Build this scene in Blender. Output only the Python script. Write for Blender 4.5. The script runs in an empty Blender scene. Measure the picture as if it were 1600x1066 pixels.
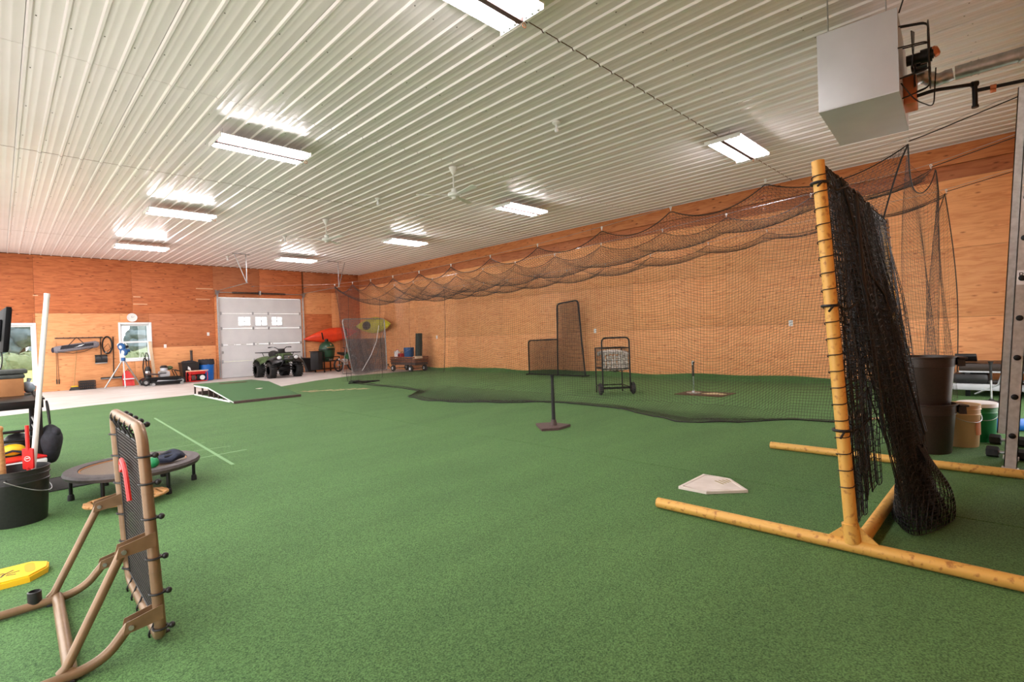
import bpy, bmesh, math, random
import numpy as np
from mathutils import Matrix, Vector, Euler
random.seed(7); np.random.seed(7)
PI = math.pi
scene = bpy.context.scene
COL = scene.collection
def S(r, g, b):
    f = lambda c: (c/255/12.92) if c/255 <= .04045 else ((c/255+.055)/1.055)**2.4
    return (f(r), f(g), f(b), 1)

# ------------------------------------------------------------------ camera
cd = bpy.data.cameras.new('camera'); cam = bpy.data.objects.new('camera', cd); COL.objects.link(cam)
cd.sensor_width = 36; cd.lens = 18.0; cd.clip_start = .05; cd.clip_end = 300
_x = np.array([796, 36.3, -800.]); _x /= np.linalg.norm(_x)
_y = np.array([-803, -21., -800.]); _y -= _x*(_x@_y); _y /= np.linalg.norm(_y)
_z = np.cross(_x, _y)
_R = np.stack([_x, _y, _z], 1).T
cam.matrix_world = Matrix.Translation((0, 0, 1.22)) @ Matrix(_R.tolist()).to_4x4()
scene.camera = cam
# ------------------------------------------------------------------ world, exposure
w = bpy.data.worlds.new('overcast_sky'); scene.world = w; w.use_nodes = True
w.node_tree.nodes['Background'].inputs[0].default_value = (1.0, .985, .975, 1)
w.node_tree.nodes['Background'].inputs[1].default_value = 3.2
vs = scene.view_settings
vs.view_transform = 'Standard'; vs.look = 'None'; vs.gamma = 1; vs.use_curve_mapping = False
vs.exposure = 0.38
TUBE_STRENGTH = 46.0
TUBE_COLOR = (1.0, .915, .955, 1)

# ------------------------------------------------------------------ materials
MATS = {}
def mat(n, c, r=.5, m=0., c2=None, sc=20., st=(1, 1, 1), bump=0., bsc=None, rand=0., fac=(.35, .65), detail=4., emit=0., ecol=None, spec=.5, alpha=None, trans=0.):
    if n in MATS: return MATS[n]
    M_ = bpy.data.materials.new(n); M_.use_nodes = True
    nt = M_.node_tree; N = nt.nodes; L = nt.links
    P = N['Principled BSDF']
    P.inputs['Base Color'].default_value = c; P.inputs['Roughness'].default_value = r; P.inputs['Metallic'].default_value = m
    P.inputs['Specular IOR Level'].default_value = spec
    if trans: P.inputs['Transmission Weight'].default_value = trans
    if emit:
        P.inputs['Emission Color'].default_value = ecol or c; P.inputs['Emission Strength'].default_value = emit
    if c2 or bump:
        tc = N.new('ShaderNodeTexCoord'); mp = N.new('ShaderNodeMapping'); mp.inputs['Scale'].default_value = st
        oi = N.new('ShaderNodeObjectInfo')
        ad = N.new('ShaderNodeVectorMath'); ad.operation = 'MULTIPLY_ADD'
        cx = N.new('ShaderNodeCombineXYZ')
        for i in range(3): L.new(oi.outputs['Random'], cx.inputs[i])
        ad.inputs[1].default_value = (37, 53, 71) if rand else (0, 0, 0)
        L.new(cx.outputs[0], ad.inputs[0]); L.new(tc.outputs['Object'], ad.inputs[2]); L.new(ad.outputs[0], mp.inputs['Vector'])
    if c2:
        no = N.new('ShaderNodeTexNoise'); no.inputs['Scale'].default_value = sc; no.inputs['Detail'].default_value = detail
        L.new(mp.outputs[0], no.inputs['Vector'])
        rp = N.new('ShaderNodeValToRGB'); rp.color_ramp.elements[0].position = fac[0]; rp.color_ramp.elements[1].position = fac[1]
        rp.color_ramp.elements[0].color = c; rp.color_ramp.elements[1].color = c2
        L.new(no.outputs['Fac'], rp.inputs[0]); out = rp.outputs[0]
        if rand:
            hs = N.new('ShaderNodeHueSaturation')
            mr = N.new('ShaderNodeMapRange'); mr.inputs[3].default_value = 1-rand; mr.inputs[4].default_value = 1+rand
            L.new(oi.outputs['Random'], mr.inputs[0]); L.new(mr.outputs[0], hs.inputs['Value']); L.new(out, hs.inputs['Color']); out = hs.outputs[0]
        L.new(out, P.inputs['Base Color'])
    if bump:
        nb = N.new('ShaderNodeTexNoise'); nb.inputs['Scale'].default_value = bsc or sc; nb.inputs['Detail'].default_value = 3
        L.new(mp.outputs[0], nb.inputs['Vector'])
        bp = N.new('ShaderNodeBump'); bp.inputs['Strength'].default_value = bump; bp.inputs['Distance'].default_value = .01
        L.new(nb.outputs['Fac'], bp.inputs['Height']); L.new(bp.outputs[0], P.inputs['Normal'])
    MATS[n] = M_
    return M_

def plywood(n, c, c2, ck, rand=.08):
    """plywood: long cathedral grain along local x, darker streaks and small knots"""
    M_ = bpy.data.materials.new(n); M_.use_nodes = True
    nt = M_.node_tree; N = nt.nodes; L = nt.links; P = N['Principled BSDF']
    P.inputs['Roughness'].default_value = .55; P.inputs['Specular IOR Level'].default_value = .3
    tc = N.new('ShaderNodeTexCoord'); oi = N.new('ShaderNodeObjectInfo'); cx = N.new('ShaderNodeCombineXYZ')
    for i in range(3): L.new(oi.outputs['Random'], cx.inputs[i])
    ad = N.new('ShaderNodeVectorMath'); ad.operation = 'MULTIPLY_ADD'; ad.inputs[1].default_value = (37, 0, 71)
    L.new(cx.outputs[0], ad.inputs[0]); L.new(tc.outputs['Object'], ad.inputs[2])
    mp = N.new('ShaderNodeMapping'); mp.inputs['Scale'].default_value = (1.1, 1, 9); L.new(ad.outputs[0], mp.inputs['Vector'])
    n1 = N.new('ShaderNodeTexNoise'); n1.inputs['Scale'].default_value = 2.2; n1.inputs['Detail'].default_value = 6; n1.inputs['Distortion'].default_value = 1.2
    L.new(mp.outputs[0], n1.inputs['Vector'])
    rp = N.new('ShaderNodeValToRGB'); e = rp.color_ramp.elements
    e[0].position = .33; e[0].color = c2; e[1].position = .58; e[1].color = c
    L.new(n1.outputs['Fac'], rp.inputs[0])
    mp2 = N.new('ShaderNodeMapping'); mp2.inputs['Scale'].default_value = (2.6, 1, 7); L.new(ad.outputs[0], mp2.inputs['Vector'])
    vo = N.new('ShaderNodeTexVoronoi'); vo.inputs['Scale'].default_value = 1.3; L.new(mp2.outputs[0], vo.inputs['Vector'])
    r2 = N.new('ShaderNodeValToRGB'); r2.color_ramp.elements[0].position = .05; r2.color_ramp.elements[1].position = .18
    r2.color_ramp.elements[0].color = (1, 1, 1, 1); r2.color_ramp.elements[1].color = (0, 0, 0, 1)
    L.new(vo.outputs['Distance'], r2.inputs[0])
    mx = N.new('ShaderNodeMix'); mx.data_type = 'RGBA'; L.new(r2.outputs[0], mx.inputs[0]); L.new(rp.outputs[0], mx.inputs[6]); mx.inputs[7].default_value = ck
    hs = N.new('ShaderNodeHueSaturation'); mr = N.new('ShaderNodeMapRange'); mr.inputs[3].default_value = 1-rand; mr.inputs[4].default_value = 1+rand
    L.new(oi.outputs['Random'], mr.inputs[0]); L.new(mr.outputs[0], hs.inputs['Value']); L.new(mx.outputs[2], hs.inputs['Color'])
    L.new(hs.outputs[0], P.inputs['Base Color'])
    MATS[n] = M_
    return M_

# ------------------------------------------------------------------ mesh helpers
class B:
    def __init__(s): s.v = []; s.f = []
    def add(s, vs, fs):
        o = len(s.v); s.v += [tuple(map(float, p)) for p in vs]; s.f += [tuple(i+o for i in q) for q in fs]; return s
    def box(s, c, d, rot=None, ch=0.):
        hx, hy, hz = d[0]/2, d[1]/2, d[2]/2
        if ch <= 0:
            vs = [(x, y, z) for x in (-hx, hx) for y in (-hy, hy) for z in (-hz, hz)]
            fs = [(0, 1, 3, 2), (4, 6, 7, 5), (0, 4, 5, 1), (2, 3, 7, 6), (0, 2, 6, 4), (1, 5, 7, 3)]
        else:
            bm = bmesh.new(); bmesh.ops.create_cube(bm, size=1)
            for v in bm.verts: v.co = (v.co.x*d[0], v.co.y*d[1], v.co.z*d[2])
            bmesh.ops.bevel(bm, geom=bm.edges[:], offset=min(ch, .48*min(d)), segments=2, affect='EDGES', profile=.5)
            bm.verts.index_update(); vs = [tuple(v.co) for v in bm.verts]; fs = [tuple(v.index for v in f.verts) for f in bm.faces]; bm.free()
        if rot is not None:
            R_ = Euler(rot).to_matrix(); vs = [tuple(R_ @ Vector(p)) for p in vs]
        return s.add([(p[0]+c[0], p[1]+c[1], p[2]+c[2]) for p in vs], fs)
    def rng(s, x0, x1, y0, y1, z0, z1, ch=0.):
        return s.box(((x0+x1)/2, (y0+y1)/2, (z0+z1)/2), (x1-x0, y1-y0, z1-z0), None, ch)
    def tube(s, pts, r, n=10, closed=False, caps=True):
        P_ = [Vector(p) for p in pts]; k = len(P_)
        rs = r if isinstance(r, (list, tuple)) else [r]*k
        T = []
        for i in range(k):
            if closed: t = P_[(i+1) % k]-P_[i-1]
            else: t = P_[min(i+1, k-1)]-P_[max(i-1, 0)]
            T.append(t.normalized() if t.length > 1e-9 else Vector((0, 0, 1)))
        a = T[0].cross(Vector((0, 0, 1)))
        if a.length < 1e-3: a = T[0].cross(Vector((1, 0, 0)))
        a.normalize(); vs = []
        for i in range(k):
            a = (a - T[i]*a.dot(T[i]))
            if a.length < 1e-6: a = T[i].orthogonal()
            a.normalize(); b = T[i].cross(a)
            for j in range(n):
                q = 2*PI*j/n; vs.append(P_[i]+(a*math.cos(q)+b*math.sin(q))*rs[i])
        fs = []
        for i in range(k if closed else k-1):
            i2 = (i+1) % k
            for j in range(n): fs.append((i*n+j, i*n+(j+1) % n, i2*n+(j+1) % n, i2*n+j))
        if caps and not closed: fs.append(tuple(range(n-1, -1, -1))); fs.append(tuple((k-1)*n+j for j in range(n)))
        return s.add(vs, fs)
    def cyl(s, p0, p1, r0, r1=None, n=14): return s.tube([p0, p1], [r0, r0 if r1 is None else r1], n)
    def lathe(s, prof, n=24, c=(0, 0, 0), rot=None, sc=(1, 1)):
        vs = []; fs = []; k = len(prof)
        for (r, z) in prof:
            for j in range(n): q = 2*PI*j/n; vs.append((r*math.cos(q)*sc[0], r*math.sin(q)*sc[1], z))
        for i in range(k-1):
            for j in range(n): fs.append((i*n+j, i*n+(j+1) % n, (i+1)*n+(j+1) % n, (i+1)*n+j))
        if prof[0][0] > 1e-6: fs.append(tuple(range(n-1, -1, -1)))
        if prof[-1][0] > 1e-6: fs.append(tuple((k-1)*n+j for j in range(n)))
        if rot is not None: R_ = Euler(rot).to_matrix(); vs = [tuple(R_ @ Vector(p)) for p in vs]
        return s.add([(p[0]+c[0], p[1]+c[1], p[2]+c[2]) for p in vs], fs)
    def sph(s, c, r, sc=(1, 1, 1), nu=16, nv=10):
        pr = [(max(1e-7, r*math.sin(PI*i/nv)), -r*math.cos(PI*i/nv)) for i in range(nv+1)]
        b = B(); b.lathe(pr, nu)
        return s.add([(p[0]*sc[0]+c[0], p[1]*sc[1]+c[1], p[2]*sc[2]+c[2]) for p in b.v], b.f)
    def prism(s, poly, vec):
        n = len(poly); v = Vector(vec); a = [Vector(p) for p in poly]
        return s.add(a+[p+v for p in a], [tuple(range(n-1, -1, -1)), tuple(range(n, 2*n))]+[(i, (i+1) % n, n+(i+1) % n, n+i) for i in range(n)])
    def grid(s, Pg, cu=False):
        Pg = np.asarray(Pg); nu, nv = Pg.shape[:2]
        return s.add(Pg.reshape(-1, 3), [(i*nv+j, ((i+1) % nu)*nv+j, ((i+1) % nu)*nv+j+1, i*nv+j+1) for i in range(nu if cu else nu-1) for j in range(nv-1)])
    def xf(s, loc=(0, 0, 0), rot=(0, 0, 0), sc=(1, 1, 1)):
        Mx = Matrix.LocRotScale(Vector(loc), Euler(rot), Vector(sc)); s.v = [tuple(Mx @ Vector(p)) for p in s.v]; return s

def mesh(name, b, m, smooth=True):
    me = bpy.data.meshes.new(name); me.from_pydata(b.v, [], b.f); me.update()
    bm = bmesh.new(); bm.from_mesh(me); bmesh.ops.recalc_face_normals(bm, faces=bm.faces); bm.to_mesh(me); bm.free()
    if smooth:
        me.polygons.foreach_set('use_smooth', [True]*len(me.polygons)); me.set_sharp_from_angle(angle=math.radians(38))
    if m is not None: me.materials.append(m if not isinstance(m, str) else MATS[m])
    return me
def put(name, me, parent=None, loc=(0, 0, 0), rot=(0, 0, 0)):
    o = bpy.data.objects.new(name, me); COL.objects.link(o); o.location = loc; o.rotation_euler = rot
    if parent is not None: o.parent = parent
    return o
def pieces(b):
    """separate a builder into pieces that lie clearly apart"""
    n = len(b.v)
    if n > 3000: return [b]
    par = list(range(n))
    def find(i):
        while par[i] != i: par[i] = par[par[i]]; i = par[i]
        return i
    for f in b.f:
        for k in f[1:]: par[find(k)] = find(f[0])
    V = np.array(b.v); root = np.array([find(i) for i in range(n)]); ids = np.unique(root)
    if len(ids) < 2 or len(ids) > 60: return [b]
    lo = np.array([V[root == i].min(0) for i in ids]); hi = np.array([V[root == i].max(0) for i in ids]); sz = (hi-lo).max(1); k = len(ids); p2 = list(range(k))
    def f2(i):
        while p2[i] != i: i = p2[i]
        return i
    for i in range(k):
        for j in range(i):
            gap = np.linalg.norm(np.maximum(0, np.maximum(lo[i]-hi[j], lo[j]-hi[i])))
            if gap < .5*max(sz[i], sz[j]): p2[f2(i)] = f2(j)
    cl = {}
    for i in range(k): cl.setdefault(f2(i), []).append(ids[i])
    if len(cl) < 2: return [b]
    out = []
    for grp in cl.values():
        gs = set(int(g) for g in grp); keep = [i for i in range(n) if int(root[i]) in gs]; ix = {o: q for q, o in enumerate(keep)}
        c = B(); c.v = [b.v[i] for i in keep]; c.f = [tuple(ix[i] for i in f) for f in b.f if f[0] in ix]; out.append(c)
    return out
def obj(name, b, m, parent=None, loc=(0, 0, 0), rot=(0, 0, 0), label=None):
    ps = pieces(b) if parent is not None else [b]
    first = None
    for q in ps:
        o = put(name, mesh(name, q, m), parent, loc, rot)
        if label: o['label'] = label
        first = first or o
    return first
def tag(o, label, cat, group=None):
    o['label'] = label; o['category'] = cat
    if group: o['group'] = group
    return o
def thing(name, label, cat, loc=(0, 0, 0), rz=0., group=None):
    o = bpy.data.objects.new(name, None); COL.objects.link(o); o.location = loc; o.rotation_euler = (0, 0, rz); o.empty_display_size = .1
    return tag(o, label, cat, group)
def struct(name, b, m, parent=None):
    o = obj(name, b, m, parent)
    if parent is None: o['kind'] = 'structure'
    return o
def dup(root, loc, rz, label=None):
    r = root.copy(); COL.objects.link(r); r.location = loc; r.rotation_euler = (0, 0, rz)
    if label: r['label'] = label
    for ch in list(root.children):
        c = ch.copy(); COL.objects.link(c); c.parent = r
        for g in ch.children: d = g.copy(); COL.objects.link(d); d.parent = c
    return r
def arc(c, r, a0, a1, n, ax='xz'):
    out = []
    for i in range(n+1):
        a = a0+(a1-a0)*i/n; p = [c[0], c[1], c[2]]
        p['xyz'.index(ax[0])] += r*math.cos(a); p['xyz'.index(ax[1])] += r*math.sin(a); out.append(tuple(p))
    return out
def rounded(pts, r, n=5):
    """polyline with rounded inner corners"""
    P_ = [Vector(p) for p in pts]; out = [P_[0]]
    for i in range(1, len(P_)-1):
        a = (P_[i-1]-P_[i]); b = (P_[i+1]-P_[i]); d = min(r, a.length*.49, b.length*.49)
        p0 = P_[i]+a.normalized()*d; p1 = P_[i]+b.normalized()*d
        for k in range(n+1):
            t = k/n; out.append(p0*(1-t)**2+P_[i]*2*t*(1-t)+p1*t*t)
    return out+[P_[-1]]
def rrect(w_, h_, r, n=5):
    """closed rounded rectangle in the plane, centred"""
    out = []
    for (cx, cy, a) in ((w_/2-r, h_/2-r, 0), (-w_/2+r, h_/2-r, PI/2), (-w_/2+r, -h_/2+r, PI), (w_/2-r, -h_/2+r, 1.5*PI)):
        for k in range(n+1): q = a+PI/2*k/n; out.append((cx+r*math.cos(q), cy+r*math.sin(q)))
    return out
def net_mesh(name, grids, r, m):
    """knotless netting: every strand a thin three-sided cord following the draped surface grids"""
    Vs = []; Fs = []; off = 0
    for Pg in grids:
        Pg = np.asarray(Pg, float)
        du = np.gradient(Pg, axis=0); dv = np.gradient(Pg, axis=1)
        nr = np.cross(du, dv); nr /= np.linalg.norm(nr, axis=2, keepdims=True)+1e-9
        for tr in (0, 1):
            Q = Pg if tr == 0 else Pg.transpose(1, 0, 2); Nn = nr if tr == 0 else nr.transpose(1, 0, 2)
            T = np.gradient(Q, axis=1); T /= np.linalg.norm(T, axis=2, keepdims=True)+1e-9
            a = np.cross(T, Nn); k, n = Q.shape[:2]
            V = np.stack([Q+r*(Nn*math.cos(q)+a*math.sin(q)) for q in (0, 2*PI/3, 4*PI/3)], 2)
            idx = np.arange(k*n*3).reshape(k, n, 3)+off
            i0 = idx[:, :-1]; i1 = idx[:, 1:]
            for j in range(3):
                j2 = (j+1) % 3
                Fs.append(np.stack([i0[:, :, j], i0[:, :, j2], i1[:, :, j2], i1[:, :, j]], -1).reshape(-1, 4))
            Vs.append(V.reshape(-1, 3)); off += k*n*3
    V = np.concatenate(Vs).astype(np.float32); F = np.concatenate(Fs).astype(np.int32)
    me = bpy.data.meshes.new(name); me.vertices.add(len(V)); me.vertices.foreach_set('co', V.ravel())
    me.loops.add(F.size); me.loops.foreach_set('vertex_index', F.ravel())
    me.polygons.add(len(F)); me.polygons.foreach_set('loop_start', np.arange(0, F.size, 4, dtype=np.int32))
    me.polygons.foreach_set('use_smooth', np.ones(len(F), bool)); me.update(calc_edges=True)
    me.materials.append(m if not isinstance(m, str) else MATS[m])
    return me
def vnoise(u, v, seed=0, oct=3):
    rs = np.random.RandomState(seed); o = np.zeros(np.broadcast(u, v).shape)
    for k in range(oct):
        for _ in range(3):
            a, b, p = rs.uniform(-1, 1)*2**k, rs.uniform(-1, 1)*2**k, rs.uniform(0, 6.28)
            o = o+np.sin(a*u+b*v+p)/2**k/3
    return o

# palette
plywood('ply_dark', S(198, 116, 70), S(166, 88, 50), S(104, 52, 30))
plywood('ply_mid', S(190, 118, 76), S(166, 96, 60), S(126, 70, 42))
plywood('ply_light', S(228, 162, 110), S(212, 142, 92), S(176, 106, 64), .05)
plywood('ply_side', S(238, 172, 116), S(222, 148, 94), S(188, 114, 70), .07)
plywood('lumber', S(206, 132, 80), S(180, 104, 60), S(100, 54, 32))
mat('stud_back', S(120, 70, 40), .8, c2=S(100, 56, 32), sc=6)
mat('steel_white', S(238, 233, 231), .27, 0., c2=S(233, 228, 226), sc=1.2, spec=.6)
mat('concrete', S(196, 188, 182), .55, c2=S(212, 206, 202), sc=1.3, bump=.05, bsc=40, detail=8)
mat('white_paint', S(232, 232, 228), .4)
mat('white_plastic', S(226, 226, 222), .35)
mat('vinyl', S(238, 240, 242), .3)
mat('black_plastic', S(26, 25, 26), .42, c2=S(34, 32, 33), sc=60, bump=.05)
mat('black_metal', S(22, 22, 24), .35, .4)
mat('black_rubber', S(24, 24, 24), .75, c2=S(36, 35, 34), sc=40, bump=.1)
mat('black_cord', S(16, 14, 14), .55)
mat('net_black', S(40, 27, 20), .5)
mat('net_dark', S(15, 13, 14), .4)
mat('screen_black', S(9, 9, 10), .6, spec=.15)
mat('net_bounce', S(58, 54, 53), .5)
mat('net_grey', S(150, 142, 142), .6)
mat('galv', S(190, 192, 194), .35, .85, c2=S(165, 168, 170), sc=15)
mat('alu', S(200, 196, 192), .42, .35, c2=S(180, 175, 170), sc=25, bump=.03)
mat('tan_metal', S(140, 112, 84), .38, .25, c2=S(122, 97, 72), sc=12)
mat('yellow_pipe', S(216, 166, 82), .5, .1, c2=S(168, 112, 52), sc=34, fac=(.56, .70), bump=.06, detail=6)
mat('wood_tan', S(198, 150, 96), .5, c2=S(170, 120, 72), sc=9, st=(1, 8, 8))
mat('cardboard', S(176, 122, 76), .8, c2=S(160, 108, 66), sc=7)
mat('red_plastic', S(206, 32, 30), .35)
mat('orange_kayak', S(236, 74, 34), .38, c2=S(222, 62, 30), sc=3)
mat('yellow_kayak', S(208, 200, 46), .4, c2=S(186, 182, 40), sc=4)
mat('yellow_plastic', S(238, 188, 34), .4)
mat('blue_plastic', S(18, 96, 178), .4)
mat('blue_paint', S(36, 92, 150), .35, .1)
mat('green_plastic', S(20, 128, 74), .4)
mat('green_ceramic', S(30, 62, 42), .28, c2=S(38, 76, 52), sc=60, bump=.1)
mat('green_matte', S(84, 104, 62), .5, c2=S(60, 78, 48), sc=10)
mat('teal_plastic', S(20, 130, 110), .4)
mat('cream_plastic', S(222, 190, 148), .45)
mat('brown_can', S(48, 36, 30), .42, c2=S(56, 42, 35), sc=80, bump=.08)
mat('brown_rubber', S(84, 64, 60), .6, c2=S(72, 54, 50), sc=30)
mat('white_rubber', S(232, 222, 214), .6, c2=S(218, 206, 196), sc=9)
mat('dark_fabric', S(34, 34, 40), .85, c2=S(46, 46, 54), sc=30, bump=.3)
mat('grey_fabric', S(138, 134, 140), .85, c2=S(120, 116, 124), sc=30, bump=.2)
mat('navy_fabric', S(26, 32, 52), .8, c2=S(40, 46, 66), sc=22, bump=.3)
mat('ball_leather', S(222, 214, 204), .55, c2=S(190, 178, 166), sc=25)
mat('heater_grey', S(196, 198, 202), .4, .1, c2=S(190, 192, 196), sc=4)
mat('glass', (1, 1, 1, 1), .0, trans=1.)
mat('copper', S(196, 122, 84), .35, .7)
mat('chrome', S(210, 212, 215), .15, 1.)
mat('straw', S(206, 190, 150), .8, c2=S(180, 160, 120), sc=30)
mat('chalk', S(122, 160, 112), .9)
mat('screw', S(120, 116, 110), .5, .4)
mat('tube_glow', (1, 1, 1, 1), .5, emit=TUBE_STRENGTH, ecol=TUBE_COLOR)
def turf_mat():
    M_ = bpy.data.materials.new('turf'); M_.use_nodes = True; nt = M_.node_tree; N = nt.nodes; L = nt.links; P = N['Principled BSDF']
    P.inputs['Roughness'].default_value = .75; P.inputs['Specular IOR Level'].default_value = .25
    tc = N.new('ShaderNodeTexCoord')
    def nz(scale, st, det, dist=0):
        mp = N.new('ShaderNodeMapping'); mp.inputs['Scale'].default_value = st; L.new(tc.outputs['Object'], mp.inputs['Vector'])
        n = N.new('ShaderNodeTexNoise'); n.inputs['Scale'].default_value = scale; n.inputs['Detail'].default_value = det; L.new(mp.outputs[0], n.inputs['Vector']); return n
    a = nz(150, (1, 1, 1), 5); b = nz(1.6, (.35, 1.3, 1), 4); c = nz(420, (1, 1, 1), 1)
    r = N.new('ShaderNodeValToRGB'); e = r.color_ramp.elements
    e[0].position = .34; e[0].color = S(41, 75, 33); e[1].position = .66; e[1].color = S(102, 145, 80); L.new(a.outputs['Fac'], r.inputs[0])
    r2 = N.new('ShaderNodeValToRGB'); e = r2.color_ramp.elements; e[0].position = .3; e[0].color = (.84, .86, .84, 1); e[1].position = .7; e[1].color = (1.12, 1.1, 1.1, 1); L.new(b.outputs['Fac'], r2.inputs[0])
    mx = N.new('ShaderNodeMix'); mx.data_type = 'RGBA'; mx.blend_type = 'MULTIPLY'; mx.inputs[0].default_value = 1; L.new(r.outputs[0], mx.inputs[6]); L.new(r2.outputs[0], mx.inputs[7])
    L.new(mx.outputs[2], P.inputs['Base Color'])
    P.inputs['Sheen Weight'].default_value = .12; P.inputs['Sheen Roughness'].default_value = .5
    P.inputs['Sheen Tint'].default_value = S(190, 230, 185)
    s = N.new('ShaderNodeMath'); s.operation = 'ADD'; L.new(a.outputs['Fac'], s.inputs[0]); L.new(c.outputs['Fac'], s.inputs[1])
    bp = N.new('ShaderNodeBump'); bp.inputs['Strength'].default_value = .6; bp.inputs['Distance'].default_value = .012; L.new(s.outputs[0], bp.inputs['Height']); L.new(bp.outputs[0], P.inputs['Normal'])
    MATS['turf'] = M_
turf_mat()

# ------------------------------------------------------------------ setting
X0, X1, Y0, Y1, ZC = -.35, 11.8, -.45, 21.55, 4.25
struct('floor', B().rng(X0-.15, X1+.15, Y0-.15, Y1+.15, -.2, 0), 'concrete')
# far wall with its openings
W1 = (-.02, .79, .27, 2.09); W2 = (2.94, 3.75, .88, 2.09); DR = (5.94, 9.1, 0, 3.1)
def wall_boxes(u0, u1, z1, holes):
    us = sorted({u0, u1, *[h[0] for h in holes], *[h[1] for h in holes]}); out = []
    for a, b_ in zip(us[:-1], us[1:]):
        hs = sorted([h for h in holes if h[0] <= a+1e-6 and h[1] >= b_-1e-6], key=lambda h: h[2]); z = 0
        for h in hs:
            if h[2] > z: out.append((a, b_, z, h[2]))
            z = h[3]
        out.append((a, b_, z, z1))
    return out
b = B()
for (a, c, z0, z1) in wall_boxes(X0-.15, X1+.15, ZC+.1, [W1, W2, DR]): b.rng(a, c, Y1, Y1+.15, z0, z1)
wall_far = struct('wall_far', b, 'stud_back')
wall_right = struct('wall_right', B().rng(X1, X1+.15, Y0-.15, Y1, 0, ZC+.1), 'stud_back')
# unseen left and near walls, with openings added and sized to admit fill daylight
FILL_L = [(1.3, 9.3, 0, 3.95), (9.55, 15.3, 0, 3.95), (15.55, 21.2, 0, 3.95)]; FILL_N = [(6.94, 10.2, 0, 2.9)]
b = B()
for (a, c, z0, z1) in wall_boxes(Y0-.15, Y1, ZC+.1, FILL_L):
    if z1-z0 > .02: b.rng(X0-.15, X0, a, c, z0, z1)
wall_left = struct('wall_left', b, 'stud_back')
b = B()
for (a, c, z0, z1) in wall_boxes(X0, X1, ZC+.1, FILL_N):
    if z1-z0 > .02: b.rng(a, c, Y0-.15, Y0, z0, z1)
wall_near = struct('wall_near', b, 'stud_back')
_pm = {}
def panel(parent, side, u0, u1, z0, z1, m, proud=.012):
    w_, h_ = u1-u0-.004, z1-z0-.004; key = (round(w_, 3), round(h_, 3), m, round(proud, 3))
    if key not in _pm: _pm[key] = mesh('plywood_panel', B().box((0, 0, 0), (w_, proud, h_), ch=.002), m)
    uc, zc = (u0+u1)/2, (z0+z1)/2; h = proud/2
    loc, rz = {'far': ((uc, Y1-h, zc), 0), 'right': ((X1-h, uc, zc), PI/2), 'left': ((X0+h, uc, zc), PI/2), 'near': ((uc, Y0+h, zc), 0)}[side]
    return put('lumber_board' if m == 'lumber' else 'plywood_panel', _pm[key], parent, loc, (0, 0, rz))
D, Mi, Li, Sd = 'ply_dark', 'ply_mid', 'ply_light', 'ply_side'
for r in [(X0, .84, 2.45, 4.25, D), (.84, 3.3, 2.45, 4.25, D), (3.3, 5.8, 2.45, 4.25, D), (X0, -.02, 0, 2.45, D), (-.02, .79, 2.09, 2.45, D), (-.02, .79, 0, .27, D), (.79, .84, 0, 2.45, D),
          (.84, 2.94, 0, 2.45, Li), (2.94, 3.3, 2.09, 2.45, Li), (2.94, 3.3, 0, .88, Li), (3.3, 3.75, 2.09, 2.45, Mi), (3.3, 3.75, 0, .88, Li), (3.75, 5.8, 1.27, 2.45, Mi), (3.75, 5.8, 0, 1.27, Li),
          (5.8, 7.45, 3.1, 4.25, Mi), (7.45, 9.15, 3.1, 4.25, D), (9.22, 10.43, 3.4, 4.25, Mi), (9.22, 10.43, 2.47, 3.4, Li), (9.22, 10.43, 1.3, 2.47, D), (9.22, 10.43, 0, 1.3, Li),
          (10.43, 10.77, 0, 3.4, Li), (10.43, 11.8, 3.4, 4.25, D), (10.77, 11.8, 1.3, 3.4, D), (10.77, 11.8, 0, 1.3, Mi)]:
    panel(wall_far, 'far', *r)
mat('pale_strip', S(232, 196, 158), .6)
for (xa, xb, z) in ((.81, .93, 3.0), (3.33, 3.53, 3.03), (3.32, 3.72, 2.78), (5.22, 5.78, 3.39), (5.2, 5.67, 3.0)):
    obj('pale_strip', B().rng(xa, xb, Y1-.0135, Y1-.011, z-.012, z+.012), 'pale_strip', wall_far)
ys = [Y0]+[-.11+2.44*k for k in range(1, 9)]+[Y1]
for i, (a, c) in enumerate(zip(ys[:-1], ys[1:])):
    for (z0, z1) in ((0, 1.27), (1.27, 2.47), (2.47, 3.67)): panel(wall_right, 'right', a, c, z0, z1, Sd)
    panel(wall_right, 'right', a, c, 3.67, 3.92, Mi)
for a, c in ((Y0, 3.55), (3.55, 8.43), (8.43, 13.3), (13.3, 18.2), (18.2, Y1)): panel(wall_right, 'right', a, c, 3.92, 4.25, 'lumber', .05)
for k in range(5):
    xa, xb = X0+k*2.43, X0+(k+1)*2.43
    for (z0, z1) in ((0, 1.27), (1.27, 2.47), (2.47, 2.9), (2.9, 4.25)):
        if z0 > 2.8 or k < 3: panel(wall_near, 'near', xa, xb, z0, z1, Li)
        elif k == 4: panel(wall_near, 'near', 10.2, xb, z0, z1, Li)
for (ya, yb) in ((Y0, 1.3),):
    for (z0, z1) in ((0, 1.27), (1.27, 2.47), (2.47, 4.25)): panel(wall_left, 'left', ya, yb, z0, z1, Li)
for i, (xa, xb) in enumerate(((5.8, 5.94), (9.1, 9.22))):
    struct('trim_%d' % (i+1), B().rng(xa, xb, Y1-.06, Y1+.02, 0, 3.12, .004), 'lumber')

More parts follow.
